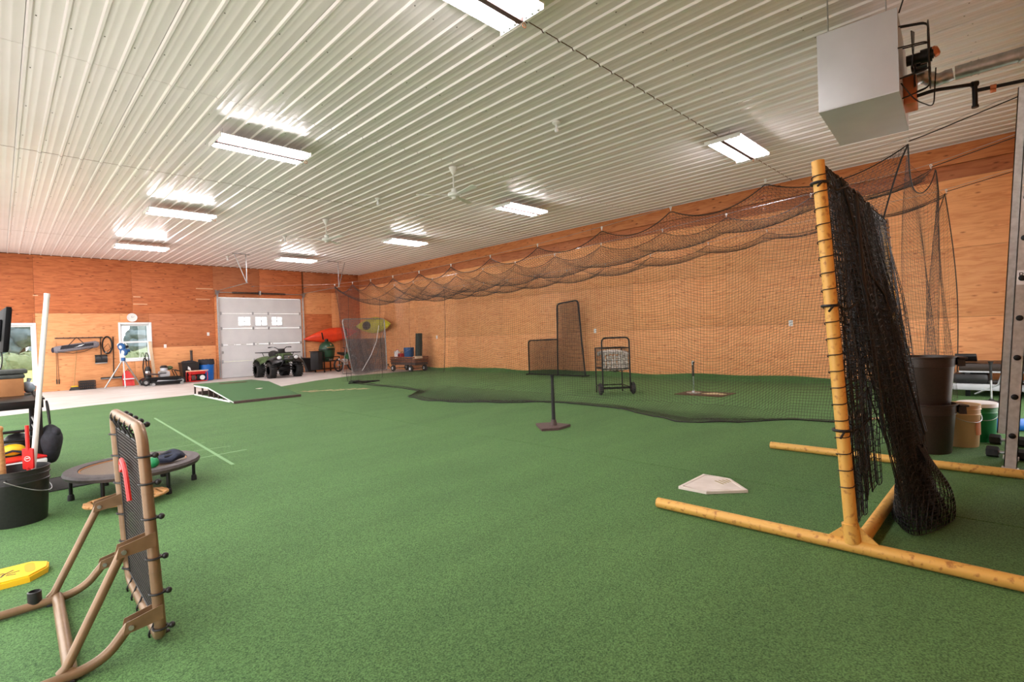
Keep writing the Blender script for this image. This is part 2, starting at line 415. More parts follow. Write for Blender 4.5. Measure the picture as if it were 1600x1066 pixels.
# ceiling: ribbed steel sheets, each a piece of its own, and their screws
ceiling = struct('ceiling', B().rng(X0-.15, X1+.15, Y0-.15, Y1+.15, ZC+.03, ZC+.13), 'stud_back')
PITCH = .2445
prof = []
def rib(x, wb, wt, h): return [(x-wb/2, 0), (x-wt/2, -h), (x+wt/2, -h), (x+wb/2, 0)]
for k in range(4):
    x = k*PITCH
    prof += rib(x+.03, .052, .022, .019)
    for q in (.095, .165): prof += rib(x+q, .024, .012, .0016)
prof = [(0, 0)]+prof+[(4*PITCH+.012, 0)]
seams = [Y0, -.2, 3.35, 6.93, 10.5, 14.05, 17.6, Y1]
_cm = {}
nx = 13
for i in range(nx):
    xa = X0-.36+i*4*PITCH
    for j, (ya, yb) in enumerate(zip(seams[:-1], seams[1:])):
        first, last = xa < X0, xa+4*PITCH > X1
        key = (j, first, last, i if (first or last) else 0)
        if key not in _cm:
            pf = [(px, pz) for (px, pz) in prof if X0-.001 <= xa+px <= X1+.001]
            L_ = yb-ya-.012; vs = []
            for (px, pz) in pf: vs += [(px, 0, pz), (px, L_, pz), (px, L_, pz+.002), (px, 0, pz+.002)]
            fs = []
            for q in range(len(pf)-1):
                for e in range(4): fs.append((q*4+e, q*4+(e+1) % 4, q*4+4+(e+1) % 4, q*4+4+e))
            fs += [(0, 1, 2, 3), tuple((len(pf)-1)*4+e for e in (3, 2, 1, 0))]
            _cm[key] = mesh('ceiling_panel', B().add(vs, fs), 'steel_white')
        put('ceiling_panel', _cm[key], ceiling, (xa, ya+.003, ZC+.02 + (.003 if j % 2 else 0)))
b = B()
for i in range(nx*4):
    x = X0-.36+i*PITCH+.072
    if not X0+.05 < x < X1-.05: continue
    y = .3+(i % 2)*.05
    while y < Y1-.2:
        b.lathe([(.007, .0), (.006, -.005), (1e-6, -.006)], 6, (x, y, ZC+.018)); y += 1.19
so = struct('screw_head', b, 'screw', ceiling); so['kind'] = 'stuff'

# windows
def window(name, w_, rail):
    x0, x1, z0, z1 = w_
    wn = bpy.data.objects.new(name, None); COL.objects.link(wn); wn['kind'] = 'structure'; wn.location = (x0, Y1, z0)
    W, H = x1-x0, z1-z0
    b = B(); t = .045
    b.rng(-.06, 0, -.03, .0, -.06, H+.06, .004).rng(W, W+.06, -.03, 0, -.06, H+.06, .004).rng(0, W, -.03, 0, H, H+.06, .004).rng(0, W, -.03, 0, -.06, 0, .004)
    obj('window_casing', b, 'vinyl', wn)
    b = B().rng(.001, .012, .0, .15, .001, H-.001).rng(W-.012, W-.001, 0, .15, .001, H-.001).rng(.012, W-.012, 0, .15, H-.013, H-.001).rng(.012, W-.012, -.01, .15, .001, .014)
    obj('window_jamb', b, 'vinyl', wn)
    sp = [(.014, H-.014)] if rail is None else [(.014, rail+.015), (rail-.015, H-.014)]
    for k, (a, c) in enumerate(sp):
        y = .085+.035*k
        b = B().rng(.013, .013+t, y, y+.03, a, c, .003).rng(W-.013-t, W-.013, y, y+.03, a, c, .003).rng(.013+t, W-.013-t, y, y+.03, c-t, c, .003).rng(.013+t, W-.013-t, y, y+.03, a, a+t, .003)
        s_ = obj('window_sash', b, 'vinyl', wn)
        obj('window_pane', B().rng(.013+t, W-.013-t, y+.013, y+.017, a+t, c-t), 'glass', s_)
window('window_1', W1, None)
window('window_2', W2, .60)

# outside: meadow, hedge and trees seen through the windows
mat('meadow', S(150, 148, 80), .9, c2=S(136, 138, 70), sc=.25, detail=6)
mat('hazy_leaves', S(92, 112, 120), .8, c2=S(62, 82, 88), sc=1.6, bump=.5, detail=6)  # bluish grey because distance haze is mixed into the leaf colour
mat('hedge_leaves', S(112, 126, 96), .8, c2=S(92, 108, 78), sc=3, bump=.5)
mat('bark', S(80, 66, 54), .9, c2=S(60, 48, 40), sc=8)
struct('ground', B().rng(-60, 60, Y1+3.0, 140, -.5, -.25), 'meadow')
mat('gravel', S(220, 214, 208), .9, c2=S(204, 198, 190), sc=6, bump=.2, bsc=60, detail=8)
b = B().rng(-40, X0-.16, -40, Y1+3, -.4, -.06).rng(X0-.16, 40, -40, Y0-.16, -.4, -.06).rng(X1+.16, 40, Y0-.16, Y1+3, -.4, -.06).rng(X0-.16, X1+.16, Y1+.16, Y1+3, -.4, -.06)
struct('ground_gravel', b, 'gravel')
def tree(x, y, h, r, label, seed):
    t = thing('tree', label, 'tree', (x, y, -.25), 0, 'trees beyond the meadow')
    obj('trunk', B().tube([(0, 0, 0), (.1, 0, h*.3), (0, .1, h*.7)], [.35, .28, .12], 8), 'bark', t)
    rs = np.random.RandomState(seed); b = B()
    for k in range(26):
        z = rs.uniform(.18, 1); rr = r*(1-.75*z)+.3; a = rs.uniform(0, 6.28); d = rs.uniform(.1, .8)*rr
        b.sph((d*math.cos(a), d*math.sin(a), h*z*.92), rs.uniform(.8, 1.3)*rr*.55+.3, (1, 1, .8), 9, 6)
    rn = np.random.RandomState(seed+9); b.v = [tuple(np.array(p)+rn.uniform(-.18, .18, 3)) for p in b.v]
    obj('crown', b, 'hazy_leaves', t)
tree(1.6, 70, 12, 2.6, 'tall haze-blue conifer standing right of centre in the narrow left window', 1)
tree(-5.4, 66, 9, 2.6, 'shorter rounded tree at the left side of the narrow left window', 2)
tree(5.0, 84, 6.0, 3.0, 'low spreading tree seen on the left in the small sash window', 3)
tree(15.0, 86, 7.5, 3.2, 'low spreading tree seen on the right in the small sash window', 4)
b = B(); rs = np.random.RandomState(5)
for k in range(70): b.sph((-6+k*.42, 62+rs.uniform(-.5, .5), .3+rs.uniform(-.2, .3)), .9, (1, .8, .9), 8, 5)
b.v = [tuple(np.array(p)+rs.uniform(-.12, .12, 3)) for p in b.v]
hd = obj('hedge', b, 'hedge_leaves'); tag(hd, 'long low green hedge at the far edge of the meadow', 'hedge')

# turf strips
def turf(pts, label, extra=None):
    b = B().prism([(x, y, .001) for x, y in pts], (0, 0, .015)); o = obj('turf_strip', b, 'turf'); return tag(o, label, 'turf', 'artificial turf strips')
t1 = turf([(X0+.01, Y0+.02), (4.1, Y0+.02), (4.16, 6), (4.24, 11), (4.26, 14.85), (3.4, 15.0), (1.5, 14.65), (X0+.01, 14.0)], 'green artificial turf strip in the left foreground, under the small trampoline')
t2 = turf([(4.112, Y0+.02), (8.64, Y0+.02), (8.64, 16.75), (7.2, 16.1), (5.5, 14.9), (4.275, 14.85), (4.255, 11), (4.172, 6)], 'green artificial turf strip in the middle, under the rubber batting tee')
t3 = turf([(8.652, Y0+.02), (11.72, Y0+.02), (11.72, 16.6), (8.652, 16.75)], 'green artificial turf strip along the right wall, under the ball cart')
# the strip's edge curls up against the wall
yy = np.linspace(.2, 16.5, 60); cs = [(11.60, .017), (11.68, .03), (11.735, .08), (11.745, .15), (11.765, .15), (11.757, .07), (11.70, .012), (11.60, .002)]
b = B(); Pg = np.array([[(cx, y, cz*(1+.25*math.sin(y*2.1)*math.sin(y*.7)) if cz > .02 else cz) for y in yy] for cx, cz in cs]); b.grid(Pg, True)
obj('curled_edge', b, 'turf', t3)
obj('chalk_line', B().prism([(1.63, 5.7, .0165), (1.665, 5.7, .0165), (1.90, 10.7, .0165), (1.865, 10.7, .0165)], (0, 0, .0008)), 'chalk', t1, label='faint pale chalk line')
for (x, y, a, l, wd) in ((1.45, 6.35, .08, 1.1, .03), (1.35, 6.85, -.1, 1.2, .02), (1.3, 7.3, .05, 1.0, .02)):
    obj('chalk_line', B().box((x, y, .0166), (l, wd, .0006), (0, 0, a)), 'chalk', t1, label='faint pale chalk line')
rs = np.random.RandomState(3); b = B()
for k in range(150):
    t = rs.uniform(0, 1); x = 5.35+1.25*t; y = 12.75-.9*t+rs.normal(0, .07)*(1 if k % 3 else 3.0); a = -.62+rs.normal(0, .5); l = rs.uniform(.03, .14)
    b.box((x, y, .0185), (l, .012, .003), (0, 0, a))
o = obj('loose_straw', b, 'straw'); tag(o, 'scattered pale straw lying on the turf beyond the mound', 'straw'); o['kind'] = 'stuff'
# ------------------------------------------------------------------ ceiling fixtures
def make_light(label):
    t = thing('fluorescent_fixture', label, 'ceiling light', (0, 0, 0), 0, 'fluorescent ceiling fixtures')
    b = B()
    for s in (-1, 1):   # two reflector troughs
        y = s*.145
        b.add([(sx*.62, y+dy, z) for sx in (-1, 1) for dy, z in ((-.13, -.075), (-.07, -.07), (.07, -.07), (.13, -.075), (.13, -.07), (.07, -.062), (-.07, -.062), (-.13, -.07))],
              [(i, (i+1) % 8, 8+(i+1) % 8, 8+i) for i in range(8)]+[tuple(range(7, -1, -1)), tuple(range(8, 16))])
    obj('reflector', b, 'white_paint', t)
    obj('ballast_housing', B().rng(-.62, .62, -.03, .03, -.122, -.045, .004), 'brown_rubber', t, label='dark grey centre channel')
    b = B().rng(-.635, -.62, -.275, .275, -.118, -.055, .003).rng(.62, .635, -.275, .275, -.118, -.055, .003)
    obj('end_plate', b, 'white_paint', t)
    for s in (-1, 1):
        for k in (-1, 0, 1):
            b = B().cyl((-.595, s*.145+k*.07, -.098), (.595, s*.145+k*.07, -.098), .0165, n=8)
            tb = obj('fluorescent_tube', b, 'tube_glow', t)
            obj('tube_cap', B().cyl((-.615, s*.145+k*.07, -.098), (-.595, s*.145+k*.07, -.098), .017, n=8).cyl((.595, s*.145+k*.07, -.098), (.615, s*.145+k*.07, -.098), .017, n=8), 'galv', tb)
    for s in (-1, 1):
        obj('hanger', B().tube([(s*.55, 0, -.05), (s*.55, -.08, .0), (s*.55, -.1, .06)], .004, 6).tube([(s*.55, 0, -.05), (s*.55, .08, 0), (s*.55, .1, .06)], .004, 6), 'galv', t)
    obj('pull_ring', B().tube(arc((.66, 0, -.125), .022, 0, 2*PI, 12, 'xz')[:-1], .004, 5, True).cyl((.66, 0, -.10), (.63, 0, -.09), .004, n=5), 'copper', t)
    return t
spots = [((2.86, 3.2), 'bright twin-bank fluorescent fixture cut by the top edge of the picture'),
         ((2.86, 7.95), 'large bright fluorescent fixture left of centre, nearest of the left row in full view'),
         ((2.90, 12.9), 'fluorescent fixture in the left row, second before the far wall'),
         ((2.98, 17.75), 'small-looking fluorescent fixture of the left row closest to the far wall'),
         ((8.55, 3.2), 'fluorescent fixture near the hanging heater, nearest of the right row'),
         ((8.58, 8.1), 'fluorescent fixture right of the nearer ceiling fan, above the batting cage'),
         ((8.65, 12.95), 'fluorescent fixture above the far part of the batting cage'),
         ((7.4, 17.8), 'fluorescent fixture in front of the garage door between its track hangers')]
L0 = None
for (xy, lab) in spots:
    p = (xy[0], xy[1], ZC-.045)
    if L0 is None: L0 = make_light(lab); L0.location = p
    else: dup(L0, p, 0, lab)

def make_fan(label):
    t = thing('ceiling_fan', label, 'ceiling fan', (0, 0, 0), 0, 'white ceiling fans')
    obj('canopy', B().lathe([(.075, 0), (.072, -.02), (.03, -.11), (.012, -.13)], 20), 'white_paint', t)
    obj('downrod', B().cyl((0, 0, -.12), (0, 0, -.40), .012, n=10), 'white_paint', t)
    obj('motor', B().lathe([(.014, -.36), (.045, -.38), (.052, -.44), (.10, -.455), (.115, -.48), (.10, -.515), (.05, -.53), (.03, -.56), (1e-6, -.565)], 24), 'white_paint', t)
    for k in range(3):
        a = k*2*PI/3
        b = B().add([(.09, -.025, -.487), (.2, -.03, -.487), (.62, -.06, -.478), (.66, -.045, -.476), (.66, .045, -.492), (.62, .06, -.496), (.2, .03, -.495), (.09, .025, -.493)], [tuple(range(8))])
        n = len(b.v); b.add([(x, y, z-.008) for x, y, z in b.v], [tuple(range(7, -1, -1))]); b.f += [(i, (i+1) % 8, 8+(i+1) % 8, 8+i) for i in range(8)]
        b.xf(rot=(0, 0, a)); bl = obj('blade', b, 'white_paint', t)
        obj('blade_bracket', B().rng(.06, .22, -.018, .018, -.486, -.480).xf(rot=(0, 0, a)), 'white_paint', bl)
    return t
f1 = make_fan('white three-blade ceiling fan, the nearer of the two on the centre line'); f1.location = (5.8, 7.1, ZC); f1.rotation_euler.z = 2.5
dup(f1, (5.8, 12.1, ZC), 2.72, 'white three-blade ceiling fan, the farther of the two on the centre line')

def make_bulb(label):
    t = thing('bulb_socket', label, 'light bulb', (0, 0, 0), 0, 'bare bulbs in ceiling sockets')
    obj('socket', B().lathe([(.058, .0), (.06, -.012), (.045, -.03), (.026, -.036), (.024, -.055), (1e-6, -.055)], 20), 'white_plastic', t)
    obj('bulb', B().lathe([(.013, -.05), (.014, -.07), (.028, -.1), (.03, -.12), (.022, -.143), (1e-6, -.152)], 16), 'vinyl', t)
    return t
bl = make_bulb('unlit white bulb in a ceiling socket nearest the camera, right of the picture centre'); bl.location = (5.72, 4.65, ZC)
for y, lab in ((9.65, 'unlit white bulb in a ceiling socket between the two ceiling fans'), (14.65, 'unlit white bulb in a ceiling socket beyond the farther ceiling fan'), (18.9, 'unlit white bulb in a ceiling socket beside the left door track hanger')):
    dup(bl, (5.8 if y < 18 else 5.55, y, ZC), 0, lab)

# ------------------------------------------------------------------ unit heater
h = thing('unit_heater', 'grey box unit heater hanging from the ceiling with fan guard and flue', 'heater', (6.1, 1.05, 3.2), math.radians(4))
obj('cabinet', B().box((0, 0, .36), (1.2, .6, .72), ch=.006), 'heater_grey', h)
obj('seam_strip', B().rng(-.604, -.600, -.30, .30, .0, .012).rng(-.603, .603, -.303, -.298, .0, .72), 'heater_grey', h)
for x in (-.5, .5):
    for y in (-.22, .22): obj('hanger_rod', B().cyl((x, y, .72), (x, y, 1.06), .006, n=8), 'galv', h)
b = B()   # fan guard basket on the rear face
for r_ in (.10, .19, .28): b.tube([(r_*math.cos(a), -.50+.0, .36+r_*math.sin(a)) for a in np.linspace(0, 2*PI, 28)[:-1]], .005, 6, True)
for k in range(8):
    a = k*PI/4; b.tube(rounded([(.34*math.cos(a)-.0, -.30, .36+.32*math.sin(a)), (.30*math.cos(a), -.50, .36+.28*math.sin(a)), (.04*math.cos(a), -.50, .36+.04*math.sin(a))], .05), .006, 6)
b.xf(loc=(-.28, 0, 0))
obj('fan_guard', b, 'black_metal', h)
b = B()
for k in range(4):
    a = k*PI/2+.4
    pts = [(0.04, -.02), (.22, -.09), (.24, .05), (.05, .03)]
    b.prism([(x*math.cos(a)-y*math.sin(a), -.40+.12*(y+.05), x*math.sin(a)+y*math.cos(a)+.36) for x, y in pts], (0, .006, 0))
b.cyl((0, -.44, .36), (0, -.34, .36), .045, n=14).xf(loc=(-.28, 0, 0))
obj('fan_blade_set', b, 'black_metal', h)
obj('fan_motor', B().cyl((-.28, -.44, .36), (-.28, -.52, .36), .06, n=18).cyl((-.28, -.52, .36), (-.28, -.53, .36), .04, n=14), 'black_metal', h)
obj('vent_motor', B().box((.0, -.42, .43), (.13, .12, .12), ch=.01).cyl((.0, -.40, .46), (.0, -.52, .48), .045, n=14), 'black_metal', h)
obj('vent_cap', B().lathe([(1e-6, 0), (.05, .0), (.05, .03), (.035, .045), (1e-6, .045)], 16, (.0, -.52, .48), (1.2, 0, 0)), 'copper', h)
obj('draft_duct', B().rng(-.10, .16, -.40, -.30, .04, .30, .01), 'copper', h)
el = [(.16, -.34, .33), (.17, -.44, .35), (.20, -.54, .29), (.20, -.68, .31)]
b = B(); pts = []
E_ = [Vector(p) for p in el]; 
for i in range(3):
    for k in range(6): pts.append(E_[i].lerp(E_[i+1], k/6))
b.tube(pts, [.058+(.006 if i % 3 == 0 else 0) for i in range(len(pts))], 16); obj('flue_elbow', b, 'galv', h)
b = B().cyl((.20, -.67, .31), (.20, -1.4, .32), .062, n=20)
for t_ in (.15, .22, .6): b.cyl((.20, -.67-.7*t_, .31), (.20, -.67-.7*(t_+.02), .31), .068, n=20)
obj('flue_pipe', b, 'galv', h)
g = B().tube(rounded([(-.05, -.32, .10), (-.05, -.52, .12), (.10, -.80, .13)], .05), .016, 10).cyl((.09, -.78, .13), (.11, -.82, .132), .026, n=12)
g.cyl((.10, -.80, .15), (.10, -.80, -.06), .02, n=12).cyl((.10, -.80, -.06), (.10, -.80, -.08), .026, n=12).cyl((.10, -.80, .07), (.14, -1.42, .05), .016, n=10)
obj('gas_pipe', g, 'black_metal', h)
obj('gas_valve', B().cyl((.11, -.90, .066), (.113, -.94, .065), .024, n=10).rng(.10, .12, -.94, -.90, .02, .05, .003), 'copper', h)
obj('wiring', B().tube(rounded([(-.52, -.31, .70), (-.55, -.36, .84), (-.45, -.40, 1.05)], .1), .006, 6).tube(rounded([(-.5, -.31, .1), (-.45, -.4, -.06), (-.2, -.52, -.08), (-.1, -.54, .3)], .08), .005, 6), 'black_cord', h)

# ------------------------------------------------------------------ overhead door and its hardware
mat('door_white', S(222, 222, 222), .35, c2=S(214, 214, 215), sc=2)
door = bpy.data.objects.new('door_1', None); COL.objects.link(door); door['kind'] = 'structure'; door.location = (5.96, Y1, 0)
DW = 3.12; zs = [.01, .63, 1.27, 1.9, 2.48, 3.09]
wins = [(.68, 1.10), (1.31, 1.73), (1.93, 2.32)]
for k in range(5):
    a, c = zs[k], zs[k+1]-.006
    rects = wall_boxes(0, DW, c, [(u0, u1, 2.02, 2.33) for u0, u1 in wins]) if k == 3 else [(0, DW, 0, c)]
    b = B()
    for (u0, u1, z0, z1) in rects:
        z0 = max(z0, a)
        b.rng(u0, u1, .02, .06, z0, z1)
    if k != 3:
        for q in (.33, .66): b.rng(0, DW, .015, .021, a+(c-a)*q-.012, a+(c-a)*q+.012)
    b.rng(0, DW, .012, .021, c-.03, c).rng(0, DW, .012, .021, a, a+.03)
    sec = obj('door_section', b, 'door_white', door)
    if k == 3:
        for (u0, u1) in wins:
            f = B().rng(u0-.03, u0, .005, .03, 1.99, 2.36, .004).rng(u1, u1+.03, .005, .03, 1.99, 2.36, .004).rng(u0, u1, .005, .03, 2.33, 2.36, .004).rng(u0, u1, .005, .03, 1.99, 2.02, .004)
            f.rng((u0+u1)/2-.016, (u0+u1)/2+.016, .02, .045, 2.02, 2.33).rng(u0, u1, .02, .045, 2.16, 2.19)
            obj('window_frame', f, 'vinyl', sec)
            obj('window_pane', B().rng(u0, u1, .048, .052, 2.02, 2.33), 'glass', sec)
for k in range(1, 5):
    for u in (.06, 1.20, 1.79, DW-.06):
        z = zs[k]
        b = B().rng(u-.03, u+.03, .004, .012, z-.06, z-.005, .003).rng(u-.03, u+.03, .004, .012, z+.005, z+.06, .003).cyl((u-.035, .0, z), (u+.035, .0, z), .012, n=8)
        if u < .1 or u > 3: b.cyl((u, -.02, z), (u+(-.1 if u < .1 else .1), -.02, z), .007, n=6)
        obj('hinge', b, 'galv', door)
obj('bottom_seal', B().rng(0, DW, .02, .06, 0, .02), 'black_rubber', door)
obj('handle_bar', B().rng(.03, .10, -.005, .012, .95, 1.04, .004), 'galv', door)
tr = thing('door_track', 'galvanised overhead door tracks with torsion spring and ceiling hangers', 'door track', (5.96, Y1, 0))
for s, u in ((-1, -.06), (1, DW+.06)):
    path = rounded([(u, -.07, .02), (u, -.07, 3.32), (u, -3.4, 3.30)], .35, 8)
    b = B()
    for o_ in (-.022, .022):
        b.tube([(p[0]+o_, p[1], p[2]) for p in path], .007, 6)
    Pg = np.array([[(p[0]-.022, p[1], p[2]), (p[0]+.022, p[1], p[2])] for p in path]); b.grid(Pg)
    obj('track_rail', b, 'galv', tr)
    for z in (.4, 1.2, 2.0, 2.8): obj('track_bracket', B().rng(u-.025, u+.025, -.07, -.012, z-.03, z+.03, .004), 'galv', tr)
    b = B().cyl((u, -3.35, 3.30), (u, -3.35, ZC), .016, n=8).cyl((u, -3.35, 3.30), (u-.32*(1 if s < 0 else -1), -3.25, ZC), .014, n=8).rng(u-.42, u+.12, -3.38, -3.32, ZC-.02, ZC-.0)
    obj('ceiling_hanger', b, 'galv', tr)
    obj('cable_drum', B().lathe([(.03, -.03), (.07, -.03), (.055, -.01), (.055, .02), (.07, .03), (.03, .03)], 18, (u, -.12, 3.27), (0, PI/2, 0)), 'galv', tr)
    obj('end_bearing', B().rng(u-.01+s*.05, u+.01+s*.05, -.16, -.012, 3.18, 3.36, .003), 'galv', tr)
obj('torsion_shaft', B().cyl((-.08, -.12, 3.27), (DW+.08, -.12, 3.27), .013, n=10), 'galv', tr)
for (ua, ub) in ((.45, 1.42), (1.50, 2.45)):
    pts = []; nt_ = 46
    b = B()
    for k in range(nt_): 
        u = ua+(ub-ua)*k/nt_; b.tube([(u+.012*q/8, -.12+.035*math.cos(q*PI/4), 3.27+.035*math.sin(q*PI/4)) for q in range(8)], .006, 4, True)
    obj('torsion_spring', b, 'black_metal', tr)
obj('centre_bracket', B().rng(1.43, 1.49, -.17, -.012, 3.2, 3.36, .004), 'galv', tr)

# ------------------------------------------------------------------ batting cage: cables, clips, nets
cage = thing('batting_cage', 'black netting batting cage hung on ceiling cables along the right wall', 'batting cage', (7.15, .85, 0))
CX = (7.15, 9.2, 11.25)
cyk = [[-.44, .8, 2.3, 3.65, 4.9, 6.4, 7.7, 9, 10.2, 11.4, 12.5, 13.5, 14.5, 21.5],
       [-.44, .9, 3.9, 5.1, 6.45, 7.6, 9.1, 10.5, 11.9, 14.5, 21.5], [-.44, .85, 3.15, 4.3, 5.3, 7.5, 11, 14.5, 21.5]]
czk = [[3.5, 3.22, 3.13, 3.04, 2.96, 2.89, 2.86, 2.84, 2.83, 2.84, 2.86, 2.89, 2.93, 3.52],
       [3.62, 3.35, 3.22, 3.16, 3.12, 3.07, 3.05, 3.02, 3.0, 3.02, 3.55], [3.60, 3.38, 3.23, 3.16, 3.11, 3.0, 2.95, 3.0, 3.55]]
def cz(i, y): return np.interp(y, cyk[i], czk[i])
YA, YB = .85, 14.5
clips = [.85, 2.34, 3.68, 4.92, 6.36, 7.66, 8.95, 10.17, 11.32, 12.42, 13.42, 14.5]
def scal(y, sag, ph=0):     # rope scallop between clips
    y = np.asarray(y, float); c_ = np.array(clips); i = np.clip(np.searchsorted(c_, y)-1, 0, len(c_)-2)
    t = (y-c_[i])/(c_[i+1]-c_[i]); return -sag*4*t*(1-t)
def loc_(P): return P-np.array([7.15, .85, 0])
for i, x in enumerate(CX):
    yy = np.linspace(Y0+.02, Y1-.03, 60)
    pts = [tuple(loc_(np.array([x, y, float(cz(i, y))+.025]))) for y in yy]
    obj('suspension_cable', B().tube(pts, .003, 6), 'galv', cage)
    ck = bpy.data.meshes
    b0 = B().tube([(0, 0, .03), (.0, .012, .02), (0, 0, -.035), (0, -.012, .02)], .006, 6, True)
    me = mesh('cable_clip', b0, 'white_plastic') if i == 0 else me
    for y in clips: put('cable_clip', me, cage, tuple(loc_(np.array([x, y, float(cz(i, y))]))))
    for ye, s in ((Y0+.03, 1), (Y1-.035, -1)):
        obj('turnbuckle', B().cyl(tuple(loc_(np.array([x, ye, float(cz(i, ye))+.025]))), tuple(loc_(np.array([x, ye+s*.25, float(cz(i, ye+s*.25))+.025]))), .014, n=8), 'galv', cage)
PIT = .05
ny = int((YB-YA)/PIT); Yv = np.linspace(YA, YB, ny+1)
ZT = [cz(i, Yv)-.04+scal(Yv, sg) for i, sg in enumerate((.20, .17, .15))]
# near side net: hangs from the first cable and runs out over the turf
eY = [.85, 1.67, 2.34, 3.11, 4.0, 4.6, 5.83, 6.68, 7.5, 8.3, 9.2, 9.9, 11.2, 12.7, 13.6, 14.5]
eX = [7.22, 7.16, 6.55, 6.22, 6.6, 6.88, 6.95, 6.4, 6.0, 5.84, 6.05, 6.85, 7.1, 7.12, 7.18, 7.22]
xb = np.interp(Yv, eY, eX); xb = np.convolve(np.pad(xb, 3, 'edge'), np.ones(7)/7, 'valid')
nv = 84; G1 = np.zeros((ny+1, nv, 3)); 
for k, y in enumerate(Yv):
    zt = ZT[0][k]; fl = max(.02, 7.12-xb[k]); tot = zt+fl*.9
    s_ = np.linspace(0, 1, nv); d = s_*tot
    hang = d < zt-.12
    z = np.where(hang, zt-d, 0); x = np.where(hang, 7.15, 0)
    # smooth bend onto the floor
    dd = np.clip((d-(zt-.12))/(tot-(zt-.12)), 0, 1)
    z = np.where(hang, z, .12*(1-dd)**3+.024+.012*np.sin(7*y+9*dd)*dd*(fl > .3)); x = np.where(hang, x, 7.15-(7.15-xb[k])*dd)
    bul = .05*np.sin(y*2.2+1)*np.sin(PI*np.clip(d/zt, 0, 1))+.03*np.sin(y*5.1)*np.clip(d/zt, 0, 1)
    yshift = np.clip(1-(y-YA)/3.0, 0, 1)**1.5*.75*np.clip(d/zt, 0, 1)**.8
    G1[k, :, 0] = x+np.where(hang, bul, bul*(1-dd)); G1[k, :, 1] = y+yshift-.15*np.clip((y-12.6)/1.9, 0, 1)*np.clip(d/zt, 0, 1)*4; G1[k, :, 2] = np.maximum(z, .022)
put('near_side_net', net_mesh('near_side_net', [loc_(G1)], .0018, 'net_black'), cage)
edge = [tuple(p) for p in loc_(G1[:, -1, :])]
obj('bottom_rope', B().tube(edge, .008, 6), 'black_cord', cage)
for i, x in enumerate(CX):
    obj('tie_rope', B().tube([tuple(loc_(np.array([x, y, float(cz(i, y))-.01]))) for y in np.linspace(Y0+.03, YA, 8)], .006, 6), 'black_cord', cage)
# gathered slack along the floor edge
Fz = []
for lay in range(1):
    Pq = np.zeros((ny+1, 7, 3)); ext = np.interp(Yv, [.85, 1.8, 3.2, 4.6, 5.8, 8, 9.5, 10.5, 12.5, 14, 14.5], [.05, .1, .30, .16, .1, .22, .2, .12, .2, .25, .2])
    for j in range(7):
        Pq[:, j, 0] = G1[:, -1, 0]+ext*(j/6)*(1-.2*lay)+.02*np.sin(Yv*6+lay*2); Pq[:, j, 1] = G1[:, -1, 1]+.03*np.sin(Yv*9+j)
        Pq[:, j, 2] = .026+.03*(lay+1)*np.sin(PI*j/6)*(.6+.4*np.sin(Yv*3+lay))
    Fz.append(loc_(Pq))
put('slack_net', net_mesh('slack_net', Fz, .0011, 'net_black'), cage)
obj('top_rope', B().tube([tuple(p) for p in loc_(np.stack([np.full(ny+1, 7.15), Yv, ZT[0]], 1))], .007, 6), 'black_cord', cage)
for i in (1, 2): obj('top_rope', B().tube([tuple(p) for p in loc_(np.stack([np.full(ny+1, CX[i]), Yv, ZT[i]], 1))], .006, 6), 'black_cord', cage)
obj('corner_rope', B().tube([tuple(p) for p in loc_(G1[0, ::4, :])], .009, 6), 'black_cord', cage)
obj('corner_rope', B().tube([tuple(p) for p in loc_(G1[-1, ::4, :])], .006, 6), 'black_cord', cage)
# roof nets sagging between the cables
roofs = []
for i, sg in ((0, .46), (1, .36)):
    nx_ = 46; Pq = np.zeros((ny+1, nx_, 3)); u = np.linspace(0, 1, nx_)
    for j in range(nx_):
        q = 4*u[j]*(1-u[j])
        base = cz(i, Yv)*(1-u[j])+cz(i+1, Yv)*u[j]-.04+scal(Yv, .19)*(1-q)-sg*q*np.interp(Yv, [.85, 3, 6, 14.5], [.45, .75, 1.0, 1.15])+scal(Yv+.3, .10)*q
        Pq[:, j, 0] = CX[i]+(CX[i+1]-CX[i])*u[j]; Pq[:, j, 1] = Yv+.05*np.sin(u[j]*9+Yv); Pq[:, j, 2] = base
    roofs.append(loc_(Pq))
    me_ = [tuple(p) for p in loc_(Pq[:, nx_//2, :]+np.array([0, 0, -.01]))]
put('roof_net', net_mesh('roof_net', [roofs[0]], .0015, 'net_black'), cage)
put('roof_net', net_mesh('roof_net', [roofs[1]], .0015, 'net_black'), cage)
# wall side net
nvw = 62; G2 = np.zeros((ny+1, nvw, 3))
for k, y in enumerate(Yv):
    s_ = np.linspace(0, 1, nvw); zt = ZT[2][k]
    G2[k, :, 0] = 11.25+.06*np.sin(y*1.9)*s_+.05*np.sin(y*4.3+2)*s_; G2[k, :, 1] = y; G2[k, :, 2] = zt*(1-s_)+.03*s_+.035*np.sin(y*3.3+s_*5)*np.sin(PI*s_)
put('wall_side_net', net_mesh('wall_side_net', [loc_(G2)], .0012, 'net_black'), cage)
